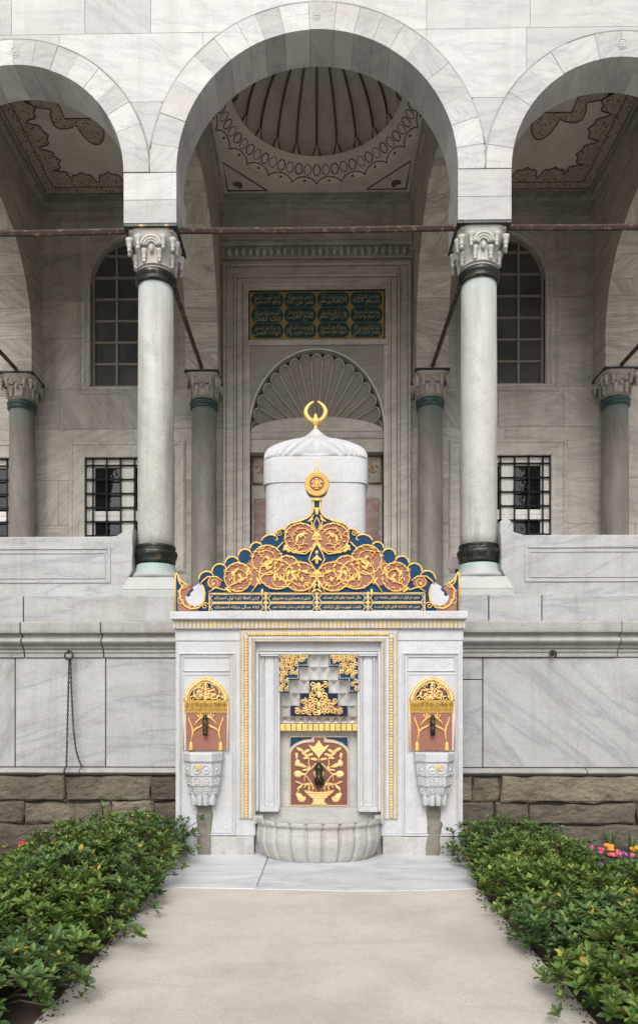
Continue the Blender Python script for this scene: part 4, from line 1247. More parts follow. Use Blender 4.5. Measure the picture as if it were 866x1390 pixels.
# side niches, crop3 units: px = 240+x/7.13, py = 905+y/7.13
def sp_(x, yy, s, Y=YF):
    px = 240+x/7.13; px = px if s == 0 else mir(px); return (fx(px), Y, fz(905+yy/7.13))
u3 = .0077/7.13
for s in (0, 1):
    q = lambda pts: [(p[0], p[2]) for p in (sp_(x, yy, s) for x, yy in pts)]
    cxn = 285
    def half_arch(hw, zb, zt, n=10):
        L = []
        for k in range(n+1):
            t = k/n; x = hw*math.cos(PI/2*t)**.9 if t < 1 else 0
            L.append((cxn-x, zb-(zb-zt)*(math.sin(PI/2*t)*.80+.20*t**2.2)))
        return L
    def full(hw, zb, zt): 
        h = half_arch(hw, zb, zt); return h+[(2*cxn-x, yy) for x, yy in h[::-1][1:]]
    m = MB(); m.tone(.7)
    m.prism(q([(68, 812), (68, 330)]+full(217, 330, 98)+[(502, 330), (502, 812)]), YF-.022, YF+.01)
    nb = m.build('side_niche', M['fountain'], ftn, bev=.004)
    m = MB(); m.tone(.5); m.prism(q(full(168, 328, 150)), YF-.027, YF-.015); m.build('blue_field', M['navy'], nb)
    for dx in (-68, 68):
        m = MB(); m.tone(.5)
        c_ = sp_(cxn+dx, 258, s); r_ = 62*u3
        m.prism([(c_[0]+r_*math.cos(2*PI*k/18), c_[2]+r_*math.sin(2*PI*k/18)) for k in range(18)], YF-.030, YF-.02)
        m.build('maroon_field', M['maroon'], nb)
    m = MB(); m.tone(.4); m.prism(q([(92, 808), (92, 448), (486, 448), (486, 808)]), YF-.027, YF-.015); m.build('rose_panel', M['rosso'], nb)
    m = MB(); m.smooth = True
    f = full(192, 330, 122)
    n = len(f)
    # beaded rim
    L = [sp_(x, yy, s) for x, yy in f]
    for i in range(n-1):
        for t in (.25, .75):
            a, b = L[i], L[i+1]; m.tone(); m.blob((a[0]*(1-t)+b[0]*t, YF-.032, a[2]*(1-t)+b[2]*t), (.018, .014, .018), nu=6, nv=4)
    m.tone(.3); m.tube([sp_(x, yy, s, YF-.026) for x, yy in full(213, 330, 100)], .007, 5); m.tube([sp_(x, yy, s, YF-.026) for x, yy in full(170, 330, 148)], .007, 5)
    for xx in (68, 500): m.tube([sp_(xx, 330, s, YF-.024), sp_(xx, 806, s, YF-.024)], .007, 5)
    gilt_fill(m, full(158, 326, 155), lambda x, yy: sp_(x, yy, s), 62, u3, YF-.036, .0055, cxn)
    for dx, tn in ((-68, 1.3), (68, -1.3)):
        c_ = sp_(cxn+dx, 258, s); m.tone(.6)
        for r_, a0 in ((66, .4),):
            scroll(m, (c_[0], c_[2]), r_*u3, a0, tn, YF-.034, .0065, leaves=4, lw=.7)
    for x, yy, r_ in ((155, 312, 34), (285, 312, 30), (415, 312, 34), (215, 190, 26), (355, 190, 26)):
        c_ = sp_(x, yy, s); scroll(m, (c_[0], c_[2]), r_*u3, 0, 1.0, YF-.033, .007)
    for yy in (175, 215, 260, 300):
        c_ = sp_(285, yy, s); leaf(m, (c_[0], c_[2]), 22*u3, 12*u3, 0, YF-.036)
    m.build('gilt_tracery', M['gold_pale'], nb)
    m = MB(); m.tone(.4)
    a, b = sorted((sp_(82, 0, s)[0], sp_(492, 0, s)[0]))
    m.box(a, b, YF-.034, YF-.01, sp_(0, 445, s)[2], sp_(0, 322, s)[2])
    m.smooth = True
    for k in range(26):
        xx = 92+390*k/25; m.tone(); top = 335; c_ = sp_(xx, 390, s)
        m.blob((c_[0], YF-.035, c_[2]-.012), (.006, .010, .035), nu=6, nv=4)
    for k in range(9):
        m.tone(); c_ = sp_(105+362*k/8, 360, s); scroll(m, (c_[0], c_[2]), 22*u3, R.uniform(0, 6), 1.1, YF-.042, .006, leaves=3, lw=.7)
    m.build('gilt_fringe', M['ochre'], nb)
    m = MB(); m.smooth = True
    for sg in (1, -1):
        def T(pts, r): m.tube([sp_(cxn+sg*(x-cxn), yy, s, YF-.032) for x, yy in pts], r, 6)
        m.tone(.5)
        T([(118, 490), (128, 530), (150, 580), (160, 640), (150, 690), (143, 730)], [.006, .008, .010, .013, .008, .007])
        T([(150, 640), (190, 600), (235, 580), (262, 558)], [.012, .012, .011, .008]); T([(175, 570), (200, 530), (240, 495), (280, 480)], [.008, .009, .012, .010])
        for (x, yy, an) in ((215, 480, -.5), (235, 470, 0), (250, 478, .5)):
            c_ = sp_(cxn+sg*(x-cxn), yy, s); leaf(m, (c_[0], c_[2]), 26*u3, 8*u3, sg*an*(1 if s == 0 else -1), YF-.034)
        c_ = sp_(cxn+sg*(143-cxn), 770, s)
        m.lathe([(.022, -.045), (.026, -.03), (.018, .01), (.020, .025), (.012, .045), (.004, .05)], (c_[0], YF-.034, c_[2]), 10, sy=.6)
    m.build('gilt_tassels', M['gold'], nb)
    c_ = sp_(283, 560, s)
    m = MB(); m.smooth = True; m.tone(.2)
    m.lathe([(.012, -.115), (.024, -.11), (.024, -.03), (.018, -.02), (.028, .0), (.028, .04), (.022, .06), (.026, .075), (.015, .10), (.0, .105)], (c_[0], YF-.075, c_[2]), 12)
    m.tube([(c_[0], YF-.02, c_[2]+.05), (c_[0], YF-.075, c_[2]+.05)], .018, 8, ref=(0, 0, 1))
    m.build('tap', M['bronze'], nb)
    # small corbelled basin
    m = MB(); m.tone(.7)
    cx, _, zt = sp_(268 if True else 0, 818, s); zb = sp_(0, 1325, s)[2]
    H = zt-zb
    def octo(r, d, z, n=1):
        return [(cx-r, YF, z), (cx-r, YF-d*.45, z), (cx-r*.55, YF-d, z), (cx+r*.55, YF-d, z), (cx+r, YF-d*.45, z), (cx+r, YF, z)]
    levels = [(.120, .12, .0), (.124, .125, .02), (.128, .13, .15), (.145, .15, .19), (.148, .155, .215), (.160, .18, .36), (.172, .195, .365), (.175, .20, .55), (.186, .215, .555), (.188, .22, .80), (.200, .24, .83), (.203, .242, .97), (.195, .23, 1.0)]
    v = []; fs = []
    for r, d, t in levels: v += octo(r, d, zb+H*t)
    for i in range(len(levels)-1):
        for k in range(5): fs.append((i*6+k, i*6+k+1, (i+1)*6+k+1, (i+1)*6+k))
    fs.append([5, 4, 3, 2, 1, 0])
    L0 = (len(levels)-1)*6
    inner = octo(.158, .185, zt); inner2 = octo(.145, .165, zt-.10)
    n0 = len(v); v += inner+inner2
    for k in range(5):
        fs.append((L0+k, L0+k+1, n0+k+1, n0+k)); fs.append((n0+k, n0+k+1, n0+7+k, n0+6+k))
    fs.append([n0+6+k for k in range(6)])
    m.add(v, fs)
    m.smooth = True
    for k in range(4):
        xx = cx-.094+.063*k; yo = YF-(.135 if k in (1, 2) else .10)
        m.tone(.6); m.lathe([(.026, zb-.004), (.032, zb+.004), (.031, zb+.12), (.028, zb+.14)], (xx, yo, 0), 12)
    for t, r, d, cnt, rad in ((.28, .154, .17, 4, .026), (.46, .174, .199, 4, .030), (.68, .187, .219, 4, .040)):
        for k in range(cnt):
            f_ = (k+.5)/cnt*2-1
            if abs(f_) < .55: px_, py_ = f_*r, YF-d
            else: px_, py_ = f_*r*1.02, YF-d*.72
            m.tone(.6)
            m.tube([(cx+px_+rad*math.cos(2*PI*j/12), py_-.004, zb+H*t+rad*1.1*math.sin(2*PI*j/12)) for j in range(12)], .007, 5, True)
            m.blob((cx+px_, py_+.004, zb+H*t), (rad*.6, .012, rad*.65), nu=8, nv=4)
    bs = m.build('side_basin', M['fountain'], ftn, bev=.004)
    m = MB(); m.smooth = True; m.tone(.5)
    for k in range(7):
        a = 2*PI*k/7; m.blob((cx-.03*(1 if s == 0 else -.6)+.02*math.cos(a), YF-.224, zb+H*.72+.02*math.sin(a)), (.012, .009, .012), nu=6, nv=4)
    m.blob((cx-.03*(1 if s == 0 else -.6), YF-.229, zb+H*.72), (.012, .01, .012), nu=6, nv=4)
    m.build('gilt_rosette', M['gold'], bs)
    # water-worn runnel below
    m = MB(); m.smooth = True; m.tone(.4)
    m.rough_block(cx-.08, cx+.08, -.02, zb+.02, YF-.026, YF+.02, .014, .015, 50+s)
    m.build('worn_runnel', M['worn'], ftn)

# ------------------------------------------------------------------ pediment
YP = -1.10
def pp(x, yy, Y=YP): return (fx(230+x/4.124, YP), Y, fz(680+yy/4.124, YP))
CP = 825.0                                    # axis in sketch units
u4 = (YP+DC)/1000/4.124
def arc3(a, b, c, n=10):                      # circle arc through three points
    ax, ay = a; bx, by = b; cx, cy = c
    d = 2*(ax*(by-cy)+bx*(cy-ay)+cx*(ay-by))
    ux = ((ax*ax+ay*ay)*(by-cy)+(bx*bx+by*by)*(cy-ay)+(cx*cx+cy*cy)*(ay-by))/d
    uy = ((ax*ax+ay*ay)*(cx-bx)+(bx*bx+by*by)*(ax-cx)+(cx*cx+cy*cy)*(bx-ax))/d
    r = math.hypot(ax-ux, ay-uy); a0 = math.atan2(ay-uy, ax-ux); a1 = math.atan2(by-uy, bx-ux); a2 = math.atan2(cy-uy, cx-ux)
    def norm(x):
        while x < a0: x += 2*PI
        return x
    if not (norm(a1) <= norm(a2)):
        def norm2(x):
            while x > a0: x -= 2*PI
            return x
        e = norm2(a2)
    else: e = norm(a2)
    return [(ux+r*math.cos(a0+(e-a0)*k/n), uy+r*math.sin(a0+(e-a0)*k/n)) for k in range(n+1)]
horn = [(33, 628), (33, 405), (40, 402), (50, 425), (65, 448), (85, 462), (110, 474), (130, 483), (150, 470), (165, 458)]
lobes = [((165, 440), (200, 395), (240, 405)), ((240, 400), (276, 352), (312, 365)), ((312, 350), (350, 312), (388, 335)), ((386, 310), (425, 270), (458, 290)),
         ((453, 268), (487, 232), (516, 247)), ((515, 222), (560, 190), (600, 200)), ((594, 185), (617, 158), (650, 165))]
body_l = []
for L in lobes: body_l += arc3(*L)
upper = [(655, 155), (662, 138), (680, 126), (710, 118), (740, 110), (770, 97), (792, 80), (803, 60), (806, 35), (806, 2), (798, -2), (798, -10), (808, -12), (808, -40)]
half = horn+body_l+upper
med = [(CP-64*math.cos(t)*1.0, -93-64*math.sin(t)) for t in [(-.95)+(PI/2+.95-.18)*k/14 for k in range(15)]]
spike = [(CP, -157)]
full_l = half+med+spike
outl = full_l+[(2*CP-x, yy) for x, yy in full_l[::-1][1:]]
TH = .10
m = MB(); m.tone(.5)
m.prism([(p[0], p[2]) for p in (pp(x, yy) for x, yy in outl)], YP, YP+TH)
ped = m.build('pediment', M['blue'], ftn, bev=.004, bseg=1)
m = MB(); m.tone(.8); m.prism([(p[0], p[2]) for p in (pp(x, yy) for x, yy in outl)], YP+TH+.002, YP+TH+.05)
m.build('pediment_back', M['fountain'], ped)
def both(fn):
    fn(lambda x: x, 1); fn(lambda x: 2*CP-x, -1)
# rose fields
DISCS = [(385, 427, 76, 80, 0), (548, 332, 84, 82, .2), (735, 208, 88, 80, 0), (733, 425, 92, 80, 0), (600, 412, 96, 82, .15), (660, 380, 70, 70, 0), (478, 400, 55, 78, 0), (250, 458, 40, 34, 0), (790, 205, 28, 70, 0)]
for sg in (1, -1):
    fm = (lambda x: x) if sg > 0 else (lambda x: 2*CP-x)
    m = MB(); m.tone(.5)
    for lv, (x, yy, rx, ry, rot) in enumerate(DISCS):
        pts = []
        for k in range(36):
            a = 2*PI*k/36; dx, dz = rx*math.cos(a), ry*math.sin(a)
            p = pp(fm(x+dx*math.cos(rot)-dz*math.sin(rot)), yy+dx*math.sin(rot)+dz*math.cos(rot)); pts.append((p[0], p[2]))
        m.prism(pts, YP-.006-.0008*lv-(.0004 if sg < 0 else 0), YP+.002)
    m.build('rose_field', M['rosso'], ped)
    m = MB(); m.tone(.5)
    q = [(44, 500), (70, 485), (105, 475), (128, 490), (110, 505), (95, 530), (98, 565), (120, 592), (160, 605), (160, 616), (48, 616)]
    m.prism([(p[0], p[2]) for p in (pp(fm(x), yy) for x, yy in q)], YP-.008, YP+.002); m.build('rose_crescent', M['rosso'], ped)
    # white marble scroll eye
    m = MB(); m.tone(.3)
    q = [(128, 484), (146, 473), (168, 460), (186, 466), (199, 492), (202, 525), (194, 556), (176, 580), (150, 592), (122, 588), (101, 572), (90, 548), (92, 528), (104, 536), (116, 532), (116, 516), (126, 508), (136, 498)]
    m.prism([(p[0], p[2]) for p in (pp(fm(x), yy) for x, yy in q)], YP-.016, YP+.002); m.build('marble_scroll_eye', M['fountain'], ped, bev=.006)
m = MB(); m.tone(.5)
m.prism([(pp(CP+44*math.cos(a), -93+44*math.sin(a))[0], pp(CP, -93+44*math.sin(a))[2]) for a in [2*PI*k/24 for k in range(24)]], YP-.008, YP+.002)
m.build('rose_medallion', M['rosso'], ped)
# gilt rim and scrollwork
g = MB(); g.smooth = True; g.tone(.5)
yg = YP-.004
def line(pts, r=.0095, y=None):
    both(lambda f, sg: g.tube([pp(f(x), yy, y or yg) for x, yy in pts], r, 6))
line(horn[:7], .010)
for L in lobes:
    line(arc3(*L, 12), .010)
    ex, ey = L[2]; line([(ex, ey), (ex+6, ey+10), (ex+2, ey+20), (ex-8, ey+18)], .007)
line(upper[:10], .010); line([(798, -2), (806, -6), (798, -10)], .010)
g.tube([pp(796, -4, yg-.008), pp(2*CP-796, -4, yg-.008)], .013, 6); g.tube([pp(800, -12, yg-.004), pp(2*CP-800, -12, yg-.004)], .009, 6); g.tube([pp(806, 34, yg), pp(CP, 60, yg), pp(2*CP-806, 34, yg)], .009, 6)
g.tube([pp(33, 625, yg), pp(2*CP-33, 625, yg)], .009, 6)
for d in DISCS[:6]:
    x, yy, rx, ry, rot = d
    pts = []
    for k in range(37):
        a = 2*PI*k/36; dx, dz = rx*math.cos(a), ry*math.sin(a); pts.append((x+dx*math.cos(rot)-dz*math.sin(rot), yy+dx*math.sin(rot)+dz*math.cos(rot)))
    line(pts, .0078, YP-.013-.0012*DISCS.index(d))
def vine(x, yy, r, a0, tn, leaves=6, shrink=.25, rt=.0058, lw=.30):
    def fn(f, sg):
        c = pp(f(x), yy); g.tone(R.uniform(.35, .9))
        scroll(g, (c[0], c[2]), r*u4, a0 if sg > 0 else PI-a0, tn*sg, YP-.016, rt, shrink, 26, leaves, lw)
    both(fn)
for v_ in ((385, 430, 56, -.6, 1.2, 6), (548, 335, 62, 2.6, -1.2, 7), (735, 212, 66, .2, 1.2, 7), (745, 425, 62, 3.4, 1.2, 7), (610, 440, 58, .8, -1.1, 6), (440, 375, 30, 5.2, 1.1, 3),
           (250, 458, 38, .6, 1.6, 2), (705, 262, 28, 4.2, 1.0, 3), (520, 290, 26, 1.0, 1.0, 3), (617, 182, 19, 1, 1.4, 0), (770, 480, 26, .3, 1.1, 3), (70, 560, 26, 1.4, 1.1, 3), (200, 588, 20, .5, 1.2, 1), (125, 597, 18, 3, -1.1, 1), (82, 482, 13, 1, 1.1, 0)): vine(*v_)
line([(80, 470), (60, 500), (62, 545), (85, 585), (120, 605), (165, 598), (195, 560), (200, 520), (190, 480)], .010, YP-.018)
line([(48, 425), (55, 455), (80, 485), (105, 470)], .008); line([(45, 500), (70, 530), (60, 500)], .006)
line([(172, 470), (185, 450), (215, 425), (265, 425), (300, 450)], .008, YP-.018)
line([(220, 512), (260, 485), (310, 500), (350, 470), (420, 440), (455, 400)], .008, YP-.018); line([(460, 512), (490, 470), (520, 420), (560, 400), (620, 410)], .008, YP-.019)
line([(640, 250), (690, 290), (760, 300), (800, 270), (CP, 230)], .008, YP-.016); line([(630, 300), (600, 270), (640, 230)], .008, YP-.016)
line([(808, 80), (790, 105), (800, 140), (CP, 178)], .008, YP-.012); line([(CP, 92), (806, 130), (CP, 172)], .006, YP-.012)
line([(CP, 240), (795, 290), (780, 330), (CP, 400)], .008, YP-.014); line([(780, 512), (800, 470), (CP, 430)], .008, YP-.014)
def LFp(x, yy, ln, wd, deg):
    def fn(f, sg):
        c = pp(f(x), yy); g.tone(); leaf(g, (c[0], c[2]), ln*u4*.8, wd*u4*.75, math.radians(deg)*sg, YP-.020, .012)
    both(fn)
for L in ((CP-2, 60, 28, 12, 0), (CP-14, 195, 26, 9, 40), (CP-2, 200, 34, 12, 0), (CP-16, 215, 24, 9, 70), (CP-14, 325, 24, 9, 50), (CP-2, 330, 34, 12, 0), (CP-16, 408, 26, 9, 45), (CP-2, 415, 36, 12, 0), (CP-16, 425, 24, 9, 90), (CP-2, 290, 14, 10, 0), (CP-12, 480, 22, 8, 30), (810, 503, 22, 9, 60),
          (650, 262, 30, 14, 30), (660, 275, 28, 12, -40), (440, 395, 30, 12, 30), (500, 450, 30, 12, -30), (545, 365, 34, 14, -20), (560, 350, 30, 12, 60), (740, 190, 34, 13, 70), (715, 215, 30, 12, 10), (690, 400, 34, 12, 80), (665, 410, 30, 12, 20), (700, 430, 34, 12, -40), (760, 400, 30, 12, -70), (590, 430, 30, 12, 0), (370, 395, 32, 12, 40), (360, 410, 28, 12, -20), (400, 440, 26, 10, 60), (790, 110, 24, 9, 60), (520, 512, 26, 10, 0), (330, 500, 30, 12, -50)): LFp(*L)
for x, yy, rx, ry, rot in DISCS[:6]:
    for k in range(15):
        a = 2*PI*k/15+.2; dx, dz = rx*.97*math.cos(a), ry*.97*math.sin(a)
        LFp(x+dx*math.cos(rot)-dz*math.sin(rot), yy+dx*math.sin(rot)+dz*math.cos(rot), 13+4*(k % 3), 5, math.degrees(a)*-1+(50 if k % 2 else 115))
rl = random.Random(11)
for k in range(70):
    d = DISCS[rl.choice((0, 0, 1, 1, 2, 2, 3, 3, 4, 5))]; a = rl.uniform(0, 6.28); q = rl.uniform(.25, .85)
    LFp(d[0]+d[2]*q*math.cos(a), d[1]+d[3]*q*math.sin(a), rl.uniform(9, 16), rl.uniform(3.5, 6), rl.uniform(0, 180))
# medallion with its ring of beads and pinnacle
for k in range(30):
    a = 2*PI*k/30; p = pp(CP+63*math.cos(a), -93+63*math.sin(a)); g.tone(); g.blob((p[0], yg-.004, p[2]), (.015, .016, .015), nu=6, nv=4)
for r in (54, 45): g.tube([pp(CP+r*math.cos(2*PI*k/28), -93+r*math.sin(2*PI*k/28), yg-.008) for k in range(28)], .0095 if r > 50 else .008, 6, True)
for k in range(12):
    a = 2*PI*k/12; rr = 26 if k % 2 else 16; p = pp(CP+rr*math.cos(a), -93+rr*math.sin(a)); leaf(g, (p[0], p[2]), .022, .010, PI/2-a if False else a, YP-.016)
leaf(g, (pp(CP, -93)[0], pp(CP, -93)[2]), .025, .022, 0, YP-.02)
p0 = pp(CP, -160)
g.lathe([(.02, 0), (.024, .01), (.014, .02), (.022, .034), (.013, .046), (.018, .058), (.010, .07), (.014, .082), (.007, .095), (.002, .16)], (p0[0], YP+.02, p0[2]-.012), 10, sy=.8)
g.build('gilt_scrollwork', M['gold'], ped)
# inscription cartouches
def cart(mb, x0, x1, z0, z1, y, r, ch):
    q = [(x0, (z0+z1)/2), (x0+ch*.6, z1-.4*(z1-z0)*.25), (x0+ch, z1), (x1-ch, z1), (x1-ch*.6, z1-.1*(z1-z0)), (x1, (z0+z1)/2), (x1-ch*.6, z0+.1*(z1-z0)), (x1-ch, z0), (x0+ch, z0), (x0+ch*.6, z0+.1*(z1-z0))]
    mb.tube([(x, y, z) for x, z in q], r, 4, True)
# joined letter forms: isolated, final, initial, medial
AR = {'ا': 0xFE8D, 'ب': 0xFE8F, 'ت': 0xFE95, 'ث': 0xFE99, 'ج': 0xFE9D, 'ح': 0xFEA1, 'خ': 0xFEA5, 'د': 0xFEA9, 'ذ': 0xFEAB, 'ر': 0xFEAD, 'ز': 0xFEAF, 'س': 0xFEB1, 'ش': 0xFEB5, 'ص': 0xFEB9,
      'ض': 0xFEBD, 'ط': 0xFEC1, 'ظ': 0xFEC5, 'ع': 0xFEC9, 'غ': 0xFECD, 'ف': 0xFED1, 'ق': 0xFED5, 'ك': 0xFED9, 'ل': 0xFEDD, 'م': 0xFEE1, 'ن': 0xFEE5, 'ه': 0xFEE9, 'و': 0xFEED, 'ي': 0xFEF1, 'ة': 0xFE93}
NOJ = set('ادذرزوة')
def shape(t):
    o = []
    for i, ch in enumerate(t):
        if ch not in AR: o.append(ch); continue
        pj = i > 0 and t[i-1] in AR and t[i-1] not in NOJ
        nj = i+1 < len(t) and t[i+1] in AR and ch not in NOJ
        o.append(chr(AR[ch]+(3 if pj and nj else 1 if pj else 2 if nj else 0)))
    return ''.join(o[::-1])
DG = bpy.context.evaluated_depsgraph_get
def letter(mb, text, x0, x1, z0, z1, y, depth=.006):
    cu = bpy.data.curves.new('lettering', 'FONT'); cu.body = shape(text); cu.resolution_u = 2; cu.extrude = .02; cu.offset = -.005
    ob = bpy.data.objects.new('lettering', cu); COL.objects.link(ob); bpy.context.view_layer.update()
    me = ob.evaluated_get(DG()).to_mesh()
    vs = [tuple(v.co) for v in me.vertices]; fs = [tuple(p.vertices) for p in me.polygons]
    if vs:
        ax, bx = min(v[0] for v in vs), max(v[0] for v in vs); az, bz = min(v[1] for v in vs), max(v[1] for v in vs)
        sx = (x1-x0)/max(bx-ax, 1e-6); sz = (z1-z0)/max(bz-az, 1e-6)
        mb.tone(.7)
        mb.add([(x0+(v[0]-ax)*sx, y-depth*.5-v[2]/.02*depth*.5, z0+(v[1]-az)*sz) for v in vs], fs)
    ob.evaluated_get(DG()).to_mesh_clear(); bpy.data.objects.remove(ob); bpy.data.curves.remove(cu)
ln = MB(); ln.tone(.6); tx = MB()
xs_ = [(230, 525), (555, 812), (838, 1095), (1125, 1420)]
words_ = [['ايدن اعطا ايليه اول احمدك', 'شرى بر مسرابرى بر مشرورق', 'حال دلجويه يكم خان احمدك', 'صور دم اول اب لطيفي چشمه دن'.replace('چ', 'ج')],
          ['ايله سال بنتله احمدك', 'ايدر تاريخي بيش دقيقه سر', 'باعث شهرت اول ارتادك', 'بين هر تذكرة قيل اي لبيب']]
for r, (ya, yb2) in enumerate(((522, 566), (574, 616))):
    for c in range(4):
        a, b = pp(xs_[c][0], yb2), pp(xs_[c][1], ya)
        cart(ln, a[0], b[0], a[2], b[2], YP-.004, .0055, .028)
        letter(tx, words_[r][c], a[0]+.045, b[0]-.045, a[2]+.020, b[2]-.018, YP-.002)
for x in (224, 1426): ln.tube([pp(x, 516, YP-.004), pp(x, 622, YP-.004)], .007, 5)
ln.tube([pp(224, 517, YP-.004), pp(1426, 517, YP-.004)], .007, 5); ln.tube([pp(224, 570, YP-.004), pp(1426, 570, YP-.004)], .005, 5)
ln.smooth = True
for x in (540, CP, 1110):
    for yy in (545, 570, 596, 519):
        p = pp(x, yy); ln.blob((p[0], YP-.004, p[2]), (.020 if yy == 570 else .012, .012, .022), nu=6, nv=4)
    ln.tube([pp(x-14, 520, YP-.005), pp(x+14, 545, YP-.005), pp(x-14, 570, YP-.005), pp(x+14, 596, YP-.005), pp(x-14, 622, YP-.005)], .005, 4); ln.tube([pp(x+14, 520, YP-.005), pp(x-14, 545, YP-.005), pp(x+14, 570, YP-.005), pp(x-14, 596, YP-.005), pp(x+14, 622, YP-.005)], .005, 4)
ln.build('cartouche_frame', M['gold_pale'], ped); tx.build('lettering', M['gold'], ped, recalc=False)

# portal inscription panel on the library
m = MB(); m.tone(.5); m.box(-1.18, 1.18, YW+.02, YW+.1, 8.02, 8.86)
ins = m.build('inscription_panel', M['gilt_dark'], lib)
m = MB(); t2 = MB(); l2 = MB(); l2.tone(.4)
pw = ['وهو السميع', 'نصر من الله', 'العليم', 'بسم الله', 'ملك الملك', 'الفتح القريب', 'الرحمن علم', 'الرحيم وصدق', 'ابوابه حسن', 'كتاب مجيد والا', 'شوق علم مسمى', 'وصار ذلك الفن']
for r in range(3):
    for c in range(4):
        x0 = -1.155+c*.580; x1 = x0+.57; z1 = 8.84-r*.268; z0 = z1-.257
        ch = .05; q = [(x0, (z0+z1)/2), (x0+.02, z0+.06), (x0+.05, z0+.015), (x0+.09, z0), (x1-.09, z0), (x1-.05, z0+.015), (x1-.02, z0+.06), (x1, (z0+z1)/2), (x1-.02, z1-.06), (x1-.05, z1-.015), (x1-.09, z1), (x0+.09, z1), (x0+.05, z1-.015), (x0+.02, z1-.06)]
        m.tone(); m.prism(q, YW+.012, YW+.03)
        letter(t2, pw[r*4+c], x0+.05, x1-.05, z0+.025, z1-.10, YW+.010, .006)
        letter(t2, pw[(r*4+c+5) % 12]+' '+pw[(r*4+c+2) % 12], x0+.07, x1-.06, z0+.10, z1-.03, YW+.008, .006)
m.build('teal_cartouche', M['teal'], ins); t2.build('lettering', M['gilt_mid'], ins, recalc=False)

# ================================================================== TURRET behind the pediment
tur = thing('marble_turret', 'plain white marble turret with a fluted cap and gold crescent, behind the pediment', 'turret', (0, -.2, 2.82))
tur.location = (0, 0, 0)
Yt = -.36; TC = X(428.5, Yt)
def TX(p): return X(p, Yt)
m = MB()
def plan(hw, d, n=20, e=7):
    return [(TC+hw*(abs(math.cos(a))**(2/e))*(1 if math.cos(a) > 0 else -1), .02+d*(abs(math.sin(a))**(2/e))*(1 if math.sin(a) > 0 else -1)) for a in [2*PI*k/(4*n) for k in range(4*n)]]
def slab_(z0, z1, hw, d):
    p = plan(hw, d); n = len(p); m.smooth = True
    m.add([(x, y, z0) for x, y in p]+[(x, y, z1) for x, y in p], [(i, (i+1) % n, n+(i+1) % n, n+i) for i in range(n)])
    m.smooth = False; m.add([(x, y, z0) for x, y in p], [list(range(n))[::-1]]); m.add([(x, y, z1) for x, y in p], [list(range(n))])
m.tone(.35); slab_(2.5, Z(655, Yt)-.003, .588, .39)
m.tone(.5); slab_(Z(655, Yt), Z(622, Yt), .612, .40)
m.build('turret_body', M['fountain'], tur, bev=.01)
m = MB(); m.smooth = True; m.tone(.4)
zb, zt_ = Z(623, Yt), Z(582, .02)
def cap(u, v):
    a = 2*PI*u; e = 6
    prof = [(.985, 0), (.985, .04), (.965, .06), (.995, .09), (1.0, .2), (.985, .30), (.955, .39), (.90, .47), (.78, .56), (.54, .647), (.40, .70), (.27, .765), (.18, .83), (.10, .918), (.035, 1.0)]
    k = v*(len(prof)-1); i = min(int(k), len(prof)-2); t = k-i
    r = prof[i][0]*(1-t)+prof[i+1][0]*t; z = prof[i][1]*(1-t)+prof[i+1][1]*t
    fl = abs(math.sin(a*20)); fl = 1+.10*(fl**.5-.75)*(1 if .10 < z < .7 else .0)
    ee = 2+4*max(0, 1-z*2.0)
    ca, sa = math.cos(a), math.sin(a)
    x = (abs(ca)**(2/ee))*(1 if ca > 0 else -1); y = (abs(sa)**(2/ee))*(1 if sa > 0 else -1)
    return (TC+.60*r*fl*x, .02+.39*r*fl*y, zb+(zt_-zb)*z)
m.grid(cap, 288, 36)
m.build('turret_cap', M['fountain'], tur)
m = MB(); m.smooth = True; m.tone(.7)
zc0 = zt_-.01; yc = .02
S_ = (yc+DC)/1000
def cpt(x, yy): return (TC+(x-335)/6.95*S_, yc, zc0+(430-yy)/6.95*S_)
m.lathe([(.02, -.02), (.025, .02), (.018, .05), (.05, .075), (.055, .10), (.04, .125), (.02, .15), (.024, .17), (.006, .19)], (TC, yc, zc0), 16)
hornp = [(335, 365), (300, 350), (268, 325), (246, 290), (240, 262), (250, 228), (275, 195), (322, 160)]
for sgn in (1, -1):
    pts = [cpt(335+sgn*(x-335), yy) for x, yy in hornp]
    fine = []
    for i in range(len(pts)-1):
        for t in (0, .34, .67): fine.append(Vector(pts[i]).lerp(Vector(pts[i+1]), t))
    fine.append(Vector(pts[-1]))
    n = len(fine); m.tube(fine, [.010+.020*math.sin(PI*min(1, (k+2)/(n+2)))**1.0*(1-.1*k/n) if k < n-1 else .004 for k in range(n)], 8)
m.build('crescent_finial', M['gold'], tur)
# ================================================================== small things
ch = thing('hanging_chain', 'rusty chain hanging in two strands from a ring on the wall left of the fountain', 'chain')
def links(mb, pts, L=.036):
    # chain of links laid along a polyline
    pts = [Vector(p) for p in pts]; seg = 0; d = 0; out = []
    tot = sum((b-a).length for a, b in zip(pts, pts[1:])); n = int(tot/(L*.72))
    def at(s):
        for a, b in zip(pts, pts[1:]):
            l = (b-a).length
            if s <= l: return a.lerp(b, s/l), (b-a).normalized()
            s -= l
        return pts[-1], (pts[-1]-pts[-2]).normalized()
    for k in range(n):
        p, t = at(tot*(k+.5)/n)
        side = Vector((0, 1, 0)) if k % 2 else t.cross(Vector((0, 1, 0))).normalized()
        mb.tone(); mb.tube([p+t*(L*.5*math.cos(2*PI*j/8))+side*(L*.24*math.sin(2*PI*j/8)) for j in range(8)], .0052, 4, True, ref=tuple(t.cross(side)))
yc_ = -.66
m = MB(); m.smooth = True
links(m, [(X(93, yc_), yc_, Z(893, yc_)), (X(91, yc_), yc_, Z(960, yc_)), (X(89, yc_), yc_, Z(1040, yc_)), (X(88.5, yc_), -.72, Z(1046, -.72)), (X(88.5, -.68), -.68, Z(1092, -.68))])
